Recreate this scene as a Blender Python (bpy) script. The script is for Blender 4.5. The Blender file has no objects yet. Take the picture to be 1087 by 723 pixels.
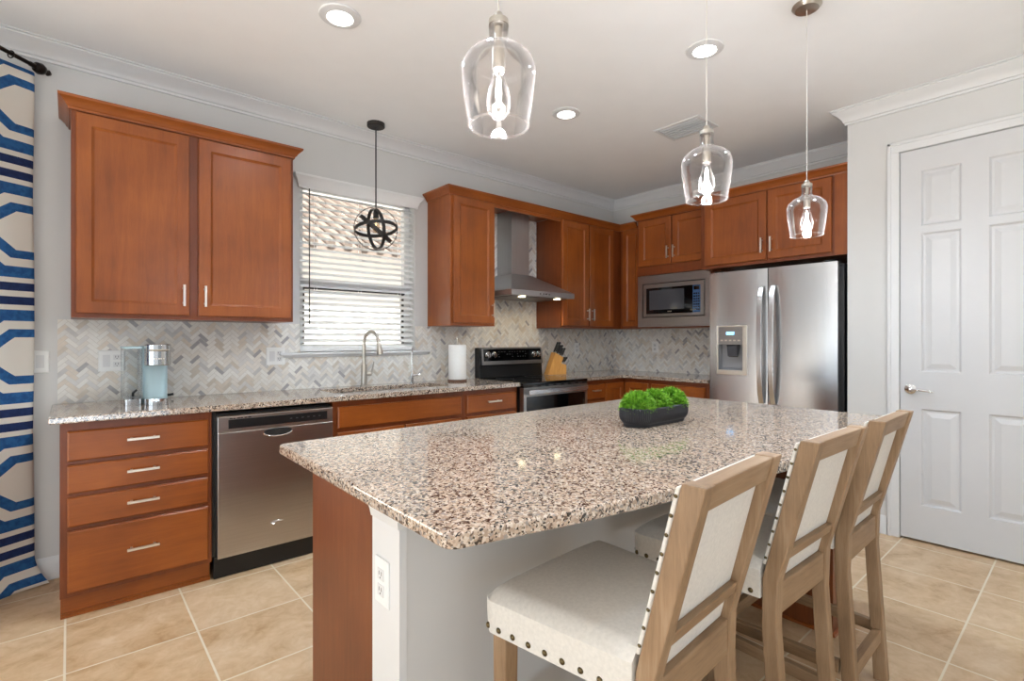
import bpy, bmesh, math, random
from mathutils import Vector, Matrix
R = random.Random(7)
SC = bpy.context.scene
COL = SC.collection
PI = math.pi

# ------------------------------------------------------------------ camera
cam_d = bpy.data.cameras.new('camera'); cam = bpy.data.objects.new('camera', cam_d); COL.objects.link(cam)
cam.location = (-4.643, -3.600, 1.256)
cam.rotation_euler = (PI/2, 0, -math.radians(40.97))
cam_d.sensor_width = 36.0; cam_d.sensor_fit = 'HORIZONTAL'
cam_d.lens = 541.27/1087*36.0
cam_d.shift_y = -1.4/1087
cam_d.clip_start = 0.05
SC.camera = cam

# ------------------------------------------------------------------ world, sun, exposure
W = bpy.data.worlds.new('world'); SC.world = W; W.use_nodes = True
bg = W.node_tree.nodes['Background']; bg.inputs[0].default_value = (0.86, 0.94, 1.0, 1); bg.inputs[1].default_value = 0.4
SC.view_settings.view_transform = 'Standard'; SC.view_settings.look = 'None'
SC.view_settings.exposure = 0.0; SC.view_settings.gamma = 1.0; SC.view_settings.use_curve_mapping = False

def lamp(name, kind, loc, energy, color=(1, 1, 1), rot=(0, 0, 0), **kw):
    d = bpy.data.lights.new(name, kind); d.energy = energy; d.color = color
    for k, v in kw.items(): setattr(d, k, v)
    o = bpy.data.objects.new(name, d); COL.objects.link(o); o.location = loc; o.rotation_euler = rot
    return o
# sun over the roof on to the neighbouring house
lamp('sun', 'SUN', (0, -6, 8), 30.0, (1.0, 0.96, 0.9), (math.radians(38), 0, math.radians(-14)), angle=0.02)
# unseen fill lamp added behind the camera to brighten the room
lamp('added_rear_fill', 'AREA', (-6.6, -7.8, 1.5), 15, (0.95, 0.975, 1.0), (math.radians(90), 0, math.radians(-28)), shape='RECTANGLE', size=4.5, size_y=2.3)
# uplight added out of view at the left rear, lifts the ceiling
lamp('added_ceiling_uplight', 'AREA', (-6.2, -5.6, .15), 72, (0.74, 0.88, 1.0), (math.radians(163), 0, math.radians(-48)), shape='RECTANGLE', size=5.5, size_y=1.2)
# unseen lamp added far left, tilted up towards ceiling and far corner
lamp('added_left_uplight', 'AREA', (-7.2, -2.5, .8), 46, (0.74, 0.88, 1.0), (math.radians(128), 0, math.radians(-78)), shape='RECTANGLE', size=3.0, size_y=1.8)
lamp('added_rear_uplight', 'AREA', (-3.9, -6.2, .12), 35, (0.74, 0.88, 1.0), (math.radians(160), 0, math.radians(20)), shape='RECTANGLE', size=2.6, size_y=1.0)  # one more uplight added behind the camera to brighten the ceiling

# ------------------------------------------------------------------ helpers
def lin(c):
    return tuple(((v/255)/12.92 if v/255 <= .04045 else ((v/255+.055)/1.055)**2.4) for v in c[:3]) + (1,)

class Nodes:
    def __init__(s, name):
        s.m = bpy.data.materials.new(name); s.m.use_nodes = True
        s.t = s.m.node_tree; s.b = s.t.nodes['Principled BSDF']; s.out = s.t.nodes['Material Output']
    def n(s, typ, **kw):
        nd = s.t.nodes.new(typ)
        for k, v in kw.items(): setattr(nd, k, v)
        return nd
    def link(s, a, b): s.t.links.new(a, b)
    def math(s, op, a, b=None, c=None):
        nd = s.n('ShaderNodeMath', operation=op)
        for i, v in enumerate((a, b, c)):
            if v is None: continue
            if isinstance(v, (int, float)): nd.inputs[i].default_value = v
            else: s.link(v, nd.inputs[i])
        return nd.outputs[0]
    def coords(s, scale=(1, 1, 1), kind='Object', rot=(0, 0, 0)):
        tc = s.n('ShaderNodeTexCoord'); mp = s.n('ShaderNodeMapping')
        mp.inputs['Scale'].default_value = scale; mp.inputs['Rotation'].default_value = rot
        s.link(tc.outputs[kind], mp.inputs[0]); return mp.outputs[0]
    def noise(s, vec, scale, detail=4, rough=.55, dist=0):
        nd = s.n('ShaderNodeTexNoise'); nd.inputs['Scale'].default_value = scale
        nd.inputs['Detail'].default_value = detail; nd.inputs['Roughness'].default_value = rough
        nd.inputs['Distortion'].default_value = dist
        s.link(vec, nd.inputs['Vector']); return nd.outputs['Fac']
    def ramp(s, fac, stops, const=False):
        nd = s.n('ShaderNodeValToRGB'); cr = nd.color_ramp
        if const: cr.interpolation = 'CONSTANT'
        while len(cr.elements) < len(stops): cr.elements.new(.5)
        for e, (p, c) in zip(cr.elements, stops): e.position = p; e.color = c
        s.link(fac, nd.inputs[0]); return nd.outputs[0]
    def mix(s, fac, a, b, mode='MIX'):
        nd = s.n('ShaderNodeMix', data_type='RGBA', blend_type=mode)
        for i, v in ((0, fac), (6, a), (7, b)):
            if isinstance(v, (int, float)): nd.inputs[i].default_value = v
            elif isinstance(v, tuple): nd.inputs[i].default_value = v
            else: s.link(v, nd.inputs[i])
        return nd.outputs[2]
    def bump(s, h, strength=.2, dist=.002):
        nd = s.n('ShaderNodeBump'); nd.inputs['Strength'].default_value = strength; nd.inputs['Distance'].default_value = dist
        s.link(h, nd.inputs['Height']); s.link(nd.outputs[0], s.b.inputs['Normal'])
    def set(s, rough=None, metal=None, color=None, spec=None):
        if rough is not None: s.b.inputs['Roughness'].default_value = rough
        if metal is not None: s.b.inputs['Metallic'].default_value = metal
        if spec is not None: s.b.inputs['Specular IOR Level'].default_value = spec
        if color is not None:
            if isinstance(color, tuple): s.b.inputs['Base Color'].default_value = color
            else: s.link(color, s.b.inputs['Base Color'])

def plain(name, c, rough=.5, metal=0, spec=.5, var=.04, nscale=6):
    N = Nodes(name); base = lin(c)
    f = N.noise(N.coords(), nscale, 3)
    lo = tuple(v*(1-var) for v in base[:3])+(1,); hi = tuple(min(1, v*(1+var)) for v in base[:3])+(1,)
    N.set(rough, metal, N.ramp(f, [(.3, lo), (.7, hi)]), spec); return N.m

def wood(name, grain, dark, mid, light, rough=.32, fine=1.0):
    N = Nodes(name)
    g = {'z': (14, 14, 1.1), 'x': (1.1, 14, 14), 'y': (14, 1.1, 14)}[grain]
    v = N.coords(g)
    a = N.noise(v, 2.2*fine, 6, .6, .6); b = N.noise(N.coords((1, 1, 1)), 3.2, 3, .5)
    c = N.noise(N.coords(tuple(q*5 for q in g)), 3*fine, 3)
    f = N.math('ADD', N.math('MULTIPLY', a, .36), N.math('ADD', N.math('MULTIPLY', b, .5), N.math('MULTIPLY', c, .14)))
    N.set(rough, 0, N.ramp(f, [(.32, lin(dark)), (.5, lin(mid)), (.68, lin(light))]))
    N.bump(c, .06, .001); return N.m

CH = ((114, 55, 16), (138, 71, 23), (158, 86, 32))
M = {}
for g in 'zxy': M['cherry_'+g] = wood('cherry_'+g, g, *CH)
M['cherry_dark'] = wood('cherry_frame', 'z', (98, 46, 17), (116, 56, 22), (132, 68, 30))
M['cherry_panel'] = wood('cherry_panel', 'z', (92, 46, 20), (114, 60, 28), (132, 74, 38), .35, 1.6)
for g in 'zxy': M['oak_'+g] = wood('weathered_oak_'+g, g, (106, 82, 58), (146, 117, 87), (172, 145, 116), .5, 1.5)
M['paint'] = plain('wall_paint', (208, 207, 205), .6, var=.01)
M['ceil'] = plain('ceiling_paint', (243, 243, 243), .75, var=.01)
M['trim'] = plain('white_trim', (219, 219, 219), .35, var=.01)
M['door'] = plain('door_white', (206, 206, 207), .35, var=.01)
M['plastic'] = plain('white_plastic', (236, 236, 234), .35, var=.01)
M['slot'] = plain('socket_dark', (60, 58, 56), .5)
M['black'] = plain('black_plastic', (16, 16, 17), .35)
M['blackglass'] = plain('black_glass', (8, 8, 9), .05)
M['greyglass'] = plain('smoked_glass', (70, 70, 74), .08)
M['chrome'] = plain('chrome', (215, 215, 215), .1, 1.0, var=.01)
M['nickel'] = plain('brushed_nickel', (196, 190, 180), .3, 1.0, var=.02)
M['silver'] = plain('satin_silver', (222, 214, 202), .3, .85, var=.02)
M['bronze'] = plain('oil_rubbed_bronze', (38, 30, 26), .35, .7)
M['iron'] = plain('dark_iron', (52, 49, 47), .5, .5)
M['nail'] = plain('antique_brass_nail', (96, 84, 60), .3, 1.0)
M['linen'] = plain('linen', (214, 209, 201), .85, var=.06, nscale=120)
M['paper'] = plain('paper_towel', (240, 239, 236), .9, var=.02, nscale=80)
M['pot'] = plain('charcoal_pot', (36, 38, 44), .55)
M['bluegrey'] = plain('pale_blue_plastic', (172, 196, 202), .4)
M['beech'] = wood('beech_block', 'z', (190, 130, 60), (214, 156, 82), (228, 176, 104), .45, 2)
M['soil'] = plain('soil', (38, 30, 22), .9, var=.4, nscale=90)
M['stucco'] = plain('stucco', (236, 232, 226), .9, var=.03, nscale=20)
M['rooftile'] = plain('roof_tile', (104, 92, 84), .8, var=.06, nscale=9)
M['lawn'] = plain('pavers', (190, 188, 184), .9, var=.2, nscale=8)
M['grout'] = plain('backsplash_grout', (206, 200, 192), .8)
M['blind'] = plain('blind_white', (232, 232, 231), .45, var=.01)
M['dark'] = plain('dark_cavity', (22, 18, 16), .7)
M['kicksteel'] = plain('vent_steel', (120, 120, 122), .35, .9)
M['bluereflect'] = plain('blue_panel_reflection', (60, 92, 130), .15)  # blue reflection painted into the microwave panel's colour

def steel(name, c, rough, axis):
    N = Nodes(name)
    sc = {'z': (60, 60, .8), 'x': (.8, 60, 60), 'y': (60, .8, 60)}[axis]
    f = N.noise(N.coords(sc), 4, 3)
    b = lin(c)
    N.set(rough, 1.0, N.ramp(f, [(.3, tuple(v*.94 for v in b[:3])+(1,)), (.7, tuple(v*1.05 for v in b[:3])+(1,))]))
    N.bump(f, .05, .0006); return N.m
M['steel'] = steel('stainless_steel', (208, 208, 209), .26, 'z')
M['steel_h'] = steel('stainless_steel_dishwasher', (188, 184, 180), .28, 'x')
M['steel_hood'] = steel('stainless_steel_hood', (196, 196, 196), .4, 'z')
M['steel_mw'] = steel('stainless_steel_microwave', (170, 168, 166), .3, 'y')
M['steel_sink'] = steel('stainless_steel_sink', (190, 190, 190), .3, 'x')

def granite():
    N = Nodes('granite')
    v0 = N.coords()
    warp = N.noise(v0, 55, 3)
    vm = N.n('ShaderNodeVectorMath', operation='MULTIPLY_ADD'); N.link(v0, vm.inputs[0]); vm.inputs[1].default_value = (1, 1, 1)
    cmb = N.n('ShaderNodeCombineXYZ'); w2 = N.math('MULTIPLY', N.math('SUBTRACT', warp, .5), .016)
    for i in range(3): N.link(w2, cmb.inputs[i])
    N.link(cmb.outputs[0], vm.inputs[2])
    def vor(scale):
        nd = N.n('ShaderNodeTexVoronoi'); nd.inputs['Scale'].default_value = scale
        N.link(vm.outputs[0], nd.inputs['Vector'])
        sp = N.n('ShaderNodeSeparateColor'); N.link(nd.outputs['Color'], sp.inputs[0]); return sp.outputs
    a = vor(160); b = vor(270)
    c1 = N.ramp(a[0], [(0, lin((50, 44, 42))), (.13, lin((112, 94, 82))), (.27, lin((168, 146, 128))), (.48, lin((190, 168, 148))), (.70, lin((206, 190, 174))), (.87, lin((152, 143, 136)))], True)
    c2 = N.ramp(b[1], [(0, lin((32, 29, 30))), (.14, lin((104, 88, 78))), (.30, lin((186, 166, 146))), (.62, lin((210, 197, 182))), (.85, lin((172, 152, 136)))], True)
    col = N.mix(N.ramp(a[2], [(0, (0, 0, 0, 1)), (.55, (1, 1, 1, 1))], True), c1, c2)
    N.set(.07, 0, col, 1.0); return N.m
M['granite'] = granite()

def floor_tile():
    N = Nodes('floor_tile')
    tc = N.n('ShaderNodeTexCoord'); sp = N.n('ShaderNodeSeparateXYZ'); N.link(tc.outputs['Object'], sp.inputs[0])
    P = .4312
    def cell(out, off):
        q = N.math('DIVIDE', N.math('SUBTRACT', out, off), P)
        fr = N.math('FRACT', q); ed = N.math('MINIMUM', fr, N.math('SUBTRACT', 1.0, fr))
        return N.math('FLOOR', q), ed
    ix, ex = cell(sp.outputs[0], -1.638-P*20); iy, ey = cell(sp.outputs[1], -.628-P*40)
    e = N.math('MINIMUM', ex, ey)
    g = N.n('ShaderNodeMapRange'); g.inputs[1].default_value = .0075; g.inputs[2].default_value = .0105
    N.link(e, g.inputs[0])
    cmb = N.n('ShaderNodeCombineXYZ'); N.link(ix, cmb.inputs[0]); N.link(iy, cmb.inputs[1])
    wn = N.n('ShaderNodeTexWhiteNoise', noise_dimensions='2D'); N.link(cmb.outputs[0], wn.inputs['Vector'])
    shift = N.n('ShaderNodeVectorMath', operation='MULTIPLY_ADD'); N.link(wn.outputs['Color'], shift.inputs[0]); shift.inputs[1].default_value = (9, 9, 9); N.link(tc.outputs['Object'], shift.inputs[2])
    a = N.noise(shift.outputs[0], 3.4, 5, .6, 1.2); b = N.noise(shift.outputs[0], 16, 5, .65, .8)
    f = N.math('ADD', N.math('MULTIPLY', a, .6), N.math('MULTIPLY', b, .4))
    f = N.math('ADD', f, N.math('MULTIPLY', N.math('SUBTRACT', wn.outputs['Value'], .5), .05))
    col = N.ramp(f, [(.34, lin((178, 142, 102))), (.44, lin((198, 166, 128))), (.55, lin((210, 181, 146))), (.66, lin((220, 195, 164)))])
    N.set(.32, 0, N.mix(g.outputs[0], lin((226, 214, 192)), col), .4)
    N.bump(g.outputs[0], .25, .002); return N.m
M['floor'] = floor_tile()

TILES = []
for i, (c, v) in enumerate([((232, 229, 223), .03), ((226, 220, 211), .04), ((218, 215, 211), .04), ((218, 207, 193), .05), ((200, 197, 194), .06), ((208, 198, 184), .05), ((168, 165, 166), .08)]):
    TILES.append(plain('stone_mosaic_%d' % i, c, .28, var=v, nscale=40))

def clear_glass(name, tint, edge, edge_fac):
    N = Nodes(name); t = N.t
    tr = N.n('ShaderNodeBsdfTransparent'); tr.inputs[0].default_value = tint
    gl = N.n('ShaderNodeBsdfGlossy'); gl.inputs['Roughness'].default_value = .03
    df = N.n('ShaderNodeBsdfTranslucent'); df.inputs[0].default_value = edge
    df2 = N.n('ShaderNodeBsdfDiffuse'); df2.inputs[0].default_value = edge
    lw = N.n('ShaderNodeLayerWeight'); lw.inputs[0].default_value = .25
    fr = N.n('ShaderNodeFresnel'); fr.inputs[0].default_value = 1.45
    ad = N.n('ShaderNodeMixShader'); ad.inputs[0].default_value = .5; N.link(df.outputs[0], ad.inputs[1]); N.link(df2.outputs[0], ad.inputs[2])
    m1 = N.n('ShaderNodeMixShader'); N.link(N.math('MULTIPLY', N.math('POWER', lw.outputs['Facing'], 2.5), edge_fac), m1.inputs[0])
    N.link(tr.outputs[0], m1.inputs[1]); N.link(ad.outputs[0], m1.inputs[2])
    m2 = N.n('ShaderNodeMixShader'); N.link(N.math('MULTIPLY', fr.outputs[0], .6), m2.inputs[0]); N.link(m1.outputs[0], m2.inputs[1]); N.link(gl.outputs[0], m2.inputs[2])
    N.link(m2.outputs[0], N.out.inputs['Surface']); return N.m
M['glass'] = clear_glass('clear_glass', (.965, .955, .95, 1), (.72, .66, .63, 1), .24)
M['rim'] = clear_glass('thick_glass_rim', (.92, .9, .88, 1), (.8, .75, .72, 1), .6)
M['pane'] = clear_glass('window_pane', (.97, .98, .98, 1), (.9, .95, .95, 1), .1)
M['tank'] = clear_glass('clear_tank', (.93, .95, .96, 1), (.86, .9, .93, 1), .7)

def emit(name, c, s):
    N = Nodes(name); N.b.inputs['Base Color'].default_value = c; N.b.inputs['Emission Color'].default_value = c
    N.b.inputs['Emission Strength'].default_value = s; return N.m
M['lamp'] = emit('lamp_lens', (1, .97, .92, 1), 9)
M['filament'] = emit('lit_filament', (1, .97, .93, 1), 14)
M['hoodlamp'] = emit('hood_lamp', (1, .86, .55, 1), 9)
M['ledblue'] = emit('blue_led', (.25, .6, 1, 1), 2.0)

def curtain_mat():
    N = Nodes('curtain_print')
    tc = N.n('ShaderNodeTexCoord'); sp = N.n('ShaderNodeSeparateXYZ'); N.link(tc.outputs['UV'], sp.inputs[0])
    P = .62
    def tri(out, off, p):
        q = N.math('FRACT', N.math('ADD', N.math('DIVIDE', N.math('SUBTRACT', out, off), p), .5))
        return N.math('MULTIPLY', N.math('ABSOLUTE', N.math('SUBTRACT', q, .5)), p)
    s = N.math('MULTIPLY', tri(sp.outputs[0], .034, .70), .92); t = tri(sp.outputs[1], 1.79, P)
    d = N.math('MAXIMUM', N.math('MAXIMUM', t, N.math('MULTIPLY', s, .93)), N.math('MULTIPLY', N.math('ADD', s, t), .68))
    d = N.math('MINIMUM', d, .3199)
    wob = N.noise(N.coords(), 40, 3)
    cream = lin((226, 220, 210)); blue = lin((36, 96, 152)); navy = lin((22, 46, 94))
    x = N.math('MULTIPLY', d, 3.0)
    col = N.ramp(x, [(0, cream), (.285, blue), (.405, cream), (.525, blue), (.69, cream), (.765, navy), (.885, cream)], True)
    k0, k1 = (0, 0, 0, 1), (1, 1, 1, 1)
    mask = N.ramp(x, [(0, k0), (.285, k1), (.405, k0), (.525, k1), (.69, k0), (.765, k1), (.885, k0)], True)
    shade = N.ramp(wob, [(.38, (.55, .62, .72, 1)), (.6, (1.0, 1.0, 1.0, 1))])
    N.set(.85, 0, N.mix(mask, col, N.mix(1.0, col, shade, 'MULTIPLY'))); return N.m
M['curtain'] = curtain_mat()

def grass_mat():
    N = Nodes('fresh_grass'); f = N.noise(N.coords(), 60, 3)
    N.set(.5, 0, N.ramp(f, [(.3, lin((62, 112, 22))), (.5, lin((112, 170, 40))), (.7, lin((168, 212, 84)))])); return N.m
M['grass'] = grass_mat()

def wloc(o):
    v = Vector((0, 0, 0))
    while o is not None: v += o.location; o = o.parent
    return v

def obj(name, bm, mat, parent=None, smooth=False, bevel=0, seg=2, recalc=True):
    if recalc: bmesh.ops.recalc_face_normals(bm, faces=bm.faces)
    if parent is not None: bmesh.ops.translate(bm, verts=bm.verts, vec=-wloc(parent))
    me = bpy.data.meshes.new(name); bm.to_mesh(me); bm.free()
    for m in (mat if isinstance(mat, (list, tuple)) else [mat]): me.materials.append(m)
    o = bpy.data.objects.new(name, me); COL.objects.link(o)
    if parent is not None: o.parent = parent
    if smooth:
        for p in me.polygons: p.use_smooth = True
        try: me.set_sharp_from_angle(angle=math.radians(40))
        except Exception: pass
    if bevel:
        b = o.modifiers.new('bevel', 'BEVEL'); b.width = bevel; b.segments = seg; b.limit_method = 'ANGLE'; b.angle_limit = math.radians(35)
    return o

def tag(o, label, cat, group=None, kind=None):
    o['label'] = label; o['category'] = cat
    if group: o['group'] = group
    if kind: o['kind'] = kind
    return o
def root(name, loc, label, cat, group=None):
    o = bpy.data.objects.new(name, None); COL.objects.link(o); o.location = loc; o.empty_display_size = .1
    return tag(o, label, cat, group)
def struct(o, label=None, cat=None):
    o['kind'] = 'structure'
    if label: o['label'] = label
    if cat: o['category'] = cat
    return o
def copy_tree(o, parent=None):
    c = o.copy(); COL.objects.link(c)
    if parent is not None: c.parent = parent
    for ch in list(o.children): copy_tree(ch, c)
    return c

def new(): return bmesh.new()
def hexa(bm, p):
    v = [bm.verts.new(q) for q in p]
    for f in ((0, 3, 2, 1), (4, 5, 6, 7), (0, 1, 5, 4), (1, 2, 6, 5), (2, 3, 7, 6), (3, 0, 4, 7)): bm.faces.new([v[i] for i in f])
    return v
def box(bm, x0, x1, y0, y1, z0, z1):
    x0, x1 = sorted((x0, x1)); y0, y1 = sorted((y0, y1)); z0, z1 = sorted((z0, z1))
    return hexa(bm, [(x0, y0, z0), (x1, y0, z0), (x1, y1, z0), (x0, y1, z0), (x0, y0, z1), (x1, y0, z1), (x1, y1, z1), (x0, y1, z1)])
def prism(bm, pts, f0, f1):
    """pts: 2D outline; f0, f1 map a 2D point to the two end faces"""
    a = [bm.verts.new(f0(p)) for p in pts]; b = [bm.verts.new(f1(p)) for p in pts]; n = len(pts)
    bm.faces.new(a[::-1]); bm.faces.new(b)
    for i in range(n): bm.faces.new((a[i], a[(i+1) % n], b[(i+1) % n], b[i]))
def lathe(bm, prof, c=(0, 0, 0), seg=32, mtx=None, close=True):
    rings = []
    for r, z in prof:
        ring = []
        for i in range(seg):
            a = 2*PI*i/seg; p = Vector((r*math.cos(a), r*math.sin(a), z))
            if mtx is not None: p = mtx @ p
            ring.append(bm.verts.new(p+Vector(c)))
        rings.append(ring)
    for A, B in zip(rings, rings[1:]):
        for i in range(seg): bm.faces.new((A[i], A[(i+1) % seg], B[(i+1) % seg], B[i]))
    if close: bm.faces.new(rings[0][::-1]); bm.faces.new(rings[-1])
def tube(bm, pts, r, seg=12, cap=True):
    pts = [Vector(p) for p in pts]; rings = []; n = len(pts); rr = r if isinstance(r, (list, tuple)) else [r]*n
    up = None
    for i, p in enumerate(pts):
        d = (pts[min(i+1, n-1)]-pts[max(i-1, 0)]).normalized()
        if up is None:
            up = Vector((0, 0, 1)) if abs(d.z) < .9 else Vector((1, 0, 0))
        s = d.cross(up).normalized(); up = s.cross(d).normalized()
        rings.append([bm.verts.new(p+(s*math.cos(2*PI*k/seg)+up*math.sin(2*PI*k/seg))*rr[i]) for k in range(seg)])
    for A, B in zip(rings, rings[1:]):
        for k in range(seg): bm.faces.new((A[k], A[(k+1) % seg], B[(k+1) % seg], B[k]))
    if cap: bm.faces.new(rings[0][::-1]); bm.faces.new(rings[-1])
def sweep(bm, path, prof, closed_ends=True):
    """path: XY polyline; prof: (out, z) profile; 'out' goes to the right hand of travel, mitred at corners"""
    pts = [Vector((p[0], p[1])) for p in path]; n = len(pts); rings = []
    for i, p in enumerate(pts):
        def nrm(a, b): d = (b-a).normalized(); return Vector((d.y, -d.x))
        if i == 0: m = nrm(pts[0], pts[1])
        elif i == n-1: m = nrm(pts[-2], pts[-1])
        else:
            a = nrm(pts[i-1], p); b = nrm(p, pts[i+1]); m = (a+b); m = m/(1+a.dot(b))
        rings.append([bm.verts.new((p.x+m.x*o, p.y+m.y*o, z)) for o, z in prof])
    k = len(prof)
    for A, B in zip(rings, rings[1:]):
        for j in range(k): bm.faces.new((A[j], A[(j+1) % k], B[(j+1) % k], B[j]))
    if closed_ends: bm.faces.new(rings[0]); bm.faces.new(rings[-1][::-1])

# face frames: s runs left to right as seen from the room, d comes out from the wall
def BACK(s, d, z): return (s, -d, z)
def RIGHT(s, d, z): return (-d, -s, z)
def mbox(bm, T, s0, s1, d0, d1, z0, z1):
    a = T(s0, d0, z0); b = T(s1, d1, z1); return box(bm, a[0], b[0], a[1], b[1], a[2], b[2])
def mtube(bm, T, pts, r, seg=10): tube(bm, [T(*p) for p in pts], r, seg)

def loops_face(bm, T, loops):
    """loops: list of (s0,s1,z0,z1,d) nested rectangles joined by quads, last one filled, first one is the back (filled)"""
    vs = [[bm.verts.new(T(*q)) for q in ((a, d, c), (b, d, c), (b, d, e), (a, d, e))] for a, b, c, e, d in loops]
    bm.faces.new(vs[0][::-1]); bm.faces.new(vs[-1])
    for A, B in zip(vs, vs[1:]):
        for i in range(4): bm.faces.new((A[i], A[(i+1) % 4], B[(i+1) % 4], B[i]))
def shaker(T, s0, s1, z0, z1, d0, th=.02, rail=.058, rec=.009):
    bm = new(); f = d0+th; e = .003
    L = [(s0, s1, z0, z1, d0), (s0, s1, z0, z1, f-e), (s0+e, s1-e, z0+e, z1-e, f)]
    r = rail
    L += [(s0+r, s1-r, z0+r, z1-r, f), (s0+r+.004, s1-r-.004, z0+r+.004, z1-r-.004, f-.004), (s0+r+.012, s1-r-.012, z0+r+.012, z1-r-.012, f-rec)]
    loops_face(bm, T, L); return bm
def slab(T, s0, s1, z0, z1, d0, th=.02):
    bm = new(); f = d0+th; e = .006
    loops_face(bm, T, [(s0, s1, z0, z1, d0), (s0, s1, z0, z1, f-e), (s0+e, s1-e, z0+e, z1-e, f)]); return bm
def pull(T, s, z, d, L, vert):
    bm = new(); h = L/2; w = .0055
    if vert:
        mbox(bm, T, s-w, s+w, d+.026, d+.035, z-h, z+h)
        for q in (-1, 1): mbox(bm, T, s-w*.8, s+w*.8, d+.0005, d+.0265, z+q*(h-.018)-.005, z+q*(h-.018)+.005)
    else:
        mbox(bm, T, s-h, s+h, d+.026, d+.035, z-w, z+w)
        for q in (-1, 1): mbox(bm, T, s+q*(h-.018)-.005, s+q*(h-.018)+.005, d+.0005, d+.0265, z-w*.8, z+w*.8)
    return bm
def gx(T): return 'cherry_x' if T is BACK else 'cherry_y'

# ------------------------------------------------------------------ the room
ZC = 2.797
XP = -.669; YF = -2.484
bm = new(); box(bm, -9.6, .2, -9.2, .15, -.12, 0)
struct(obj('floor', bm, M['floor']))
bm = new(); box(bm, -9.6, .2, -11.6, .15, ZC, ZC+.14)  # extended past the rear floor edge, out of view, to block the sun
struct(obj('ceiling', bm, M['ceil']))
WX0, WX1, WZ0, WZ1 = -3.447, -2.549, 1.165, 2.36
WL = -4.955                                   # where the window wall turns into the angled bay wall
bm = new()
for a in ((WL, WX0, 0, ZC), (WX1, .15, 0, ZC), (WX0, WX1, 0, WZ0), (WX0, WX1, WZ1, ZC)): box(bm, a[0], a[1], 0, .15, a[2], a[3])
struct(obj('wall_back', bm, M['paint']))
bm = new(); box(bm, 0, .15, YF-.12, 0, 0, ZC)
struct(obj('wall_right', bm, M['paint']))
DY0, DY1, DZ1 = -2.771, -3.483, 2.437
bm = new()
box(bm, XP, 0, YF-.12, YF, 0, ZC)
box(bm, XP, XP+.12, DY0+.012, YF-.12, 0, ZC); box(bm, XP, XP+.12, DY1-.012, DY0+.012, DZ1+.012, ZC); box(bm, XP, XP+.12, -9.2, DY1-.012, 0, ZC)
struct(obj('wall_pantry', bm, M['paint']))
# angled bay wall with a tall opening to daylight (outside the picture, behind the curtain)
bm = new(); q = .7071
def bay(a, b, z0, z1):
    P = lambda t, o, z: (WL-q*t-q*o, -q*t+q*o, z)
    hexa(bm, [P(a, 0, z0), P(b, 0, z0), P(b, .15, z0), P(a, .15, z0), P(a, 0, z1), P(b, 0, z1), P(b, .15, z1), P(a, .15, z1)])
bay(0, .3, 0, ZC); bay(.3, 2.5, 2.45, ZC); bay(.3, 2.5, 0, .1); bay(2.5, 2.8, 0, ZC)
struct(obj('wall_left', bm, M['paint']))

# crown mouldings
CP = [(0, ZC-.098), (.012, ZC-.098), (.012, ZC-.084), (.02, ZC-.08), (.026, ZC-.066), (.045, ZC-.04), (.068, ZC-.022), (.074, ZC-.016), (.074, ZC-.008), (.085, ZC-.006), (.085, ZC-.0005), (0, ZC-.0005)]
bm = new(); sweep(bm, [(WL-1.97, -1.97), (WL, -.0), (0, 0), (0, YF), (XP, YF), (XP, -7.5)], CP)
o = obj('trim_1', bm, M['trim'], smooth=True); struct(o, 'white crown moulding running around the top of the kitchen walls', 'moulding')
# baseboards
BP = [(0, .001), (.014, .001), (.014, .09), (.009, .105), (.004, .118), (0, .118)]
bm = new(); sweep(bm, [(WL, 0), (-4.682, 0)], BP); struct(obj('baseboard_back', bm, M['trim'], smooth=True))
bm = new(); sweep(bm, [(XP, YF), (XP, DY0+.066)], BP); sweep(bm, [(XP, DY1-.066), (XP, -7.5)], BP); struct(obj('baseboard_right', bm, M['trim'], smooth=True))

# pantry door
T = RIGHT
dr = root('door_1', (XP+.03, (DY0+DY1)/2, 0), 'white six panel pantry door with chrome lever at its left edge', 'door'); dr['kind'] = 'structure'
def panel_door(s0, s1, z0, z1, cols, rows, d0, d1):
    bm = new()
    S = sorted({s0, s1, *[v for c in cols for v in c]}); Z = sorted({z0, z1, *[v for r in rows for v in r]})
    cache = {}
    def V(s, d, z):
        k = (round(s, 5), round(d, 5), round(z, 5))
        if k not in cache: cache[k] = bm.verts.new(T(s, d, z))
        return cache[k]
    for i in range(len(S)-1):
        for j in range(len(Z)-1):
            a, b, c, e = S[i], S[i+1], Z[j], Z[j+1]
            L = [[V(*p) for p in ((a, d1, c), (b, d1, c), (b, d1, e), (a, d1, e))]]
            if (a, b) in cols and (c, e) in rows:
                for ins, dep in ((.010, -.011), (.022, -.011), (.05, -.0025)):
                    L.append([bm.verts.new(T(*p)) for p in ((a+ins, d1+dep, c+ins), (b-ins, d1+dep, c+ins), (b-ins, d1+dep, e-ins), (a+ins, d1+dep, e-ins))])
            for A, B in zip(L, L[1:]):
                for k in range(4): bm.faces.new((A[k], A[(k+1) % 4], B[(k+1) % 4], B[k]))
            bm.faces.new(L[-1])
    n = [V(s0, d1, z0), V(s1, d1, z0), V(s1, d1, z1), V(s0, d1, z1)]
    m = [bm.verts.new(T(*p)) for p in ((s0, d0, z0), (s1, d0, z0), (s1, d0, z1), (s0, d0, z1))]
    bm.faces.new(m[::-1])
    for zz in ((0, 1), (1, 2), (2, 3), (3, 0)):
        i, j = zz
        # side walls follow the split front edge
        if i in (0, 2):
            zc = z0 if i == 0 else z1; seq = [V(s, d1, zc) for s in (S if i == 0 else S[::-1])]
        else:
            sc = s1 if i == 1 else s0; seq = [V(sc, d1, z) for z in (Z if i == 1 else Z[::-1])]
        bm.faces.new([m[i], m[j]]+seq[::-1])
    return bm
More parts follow.
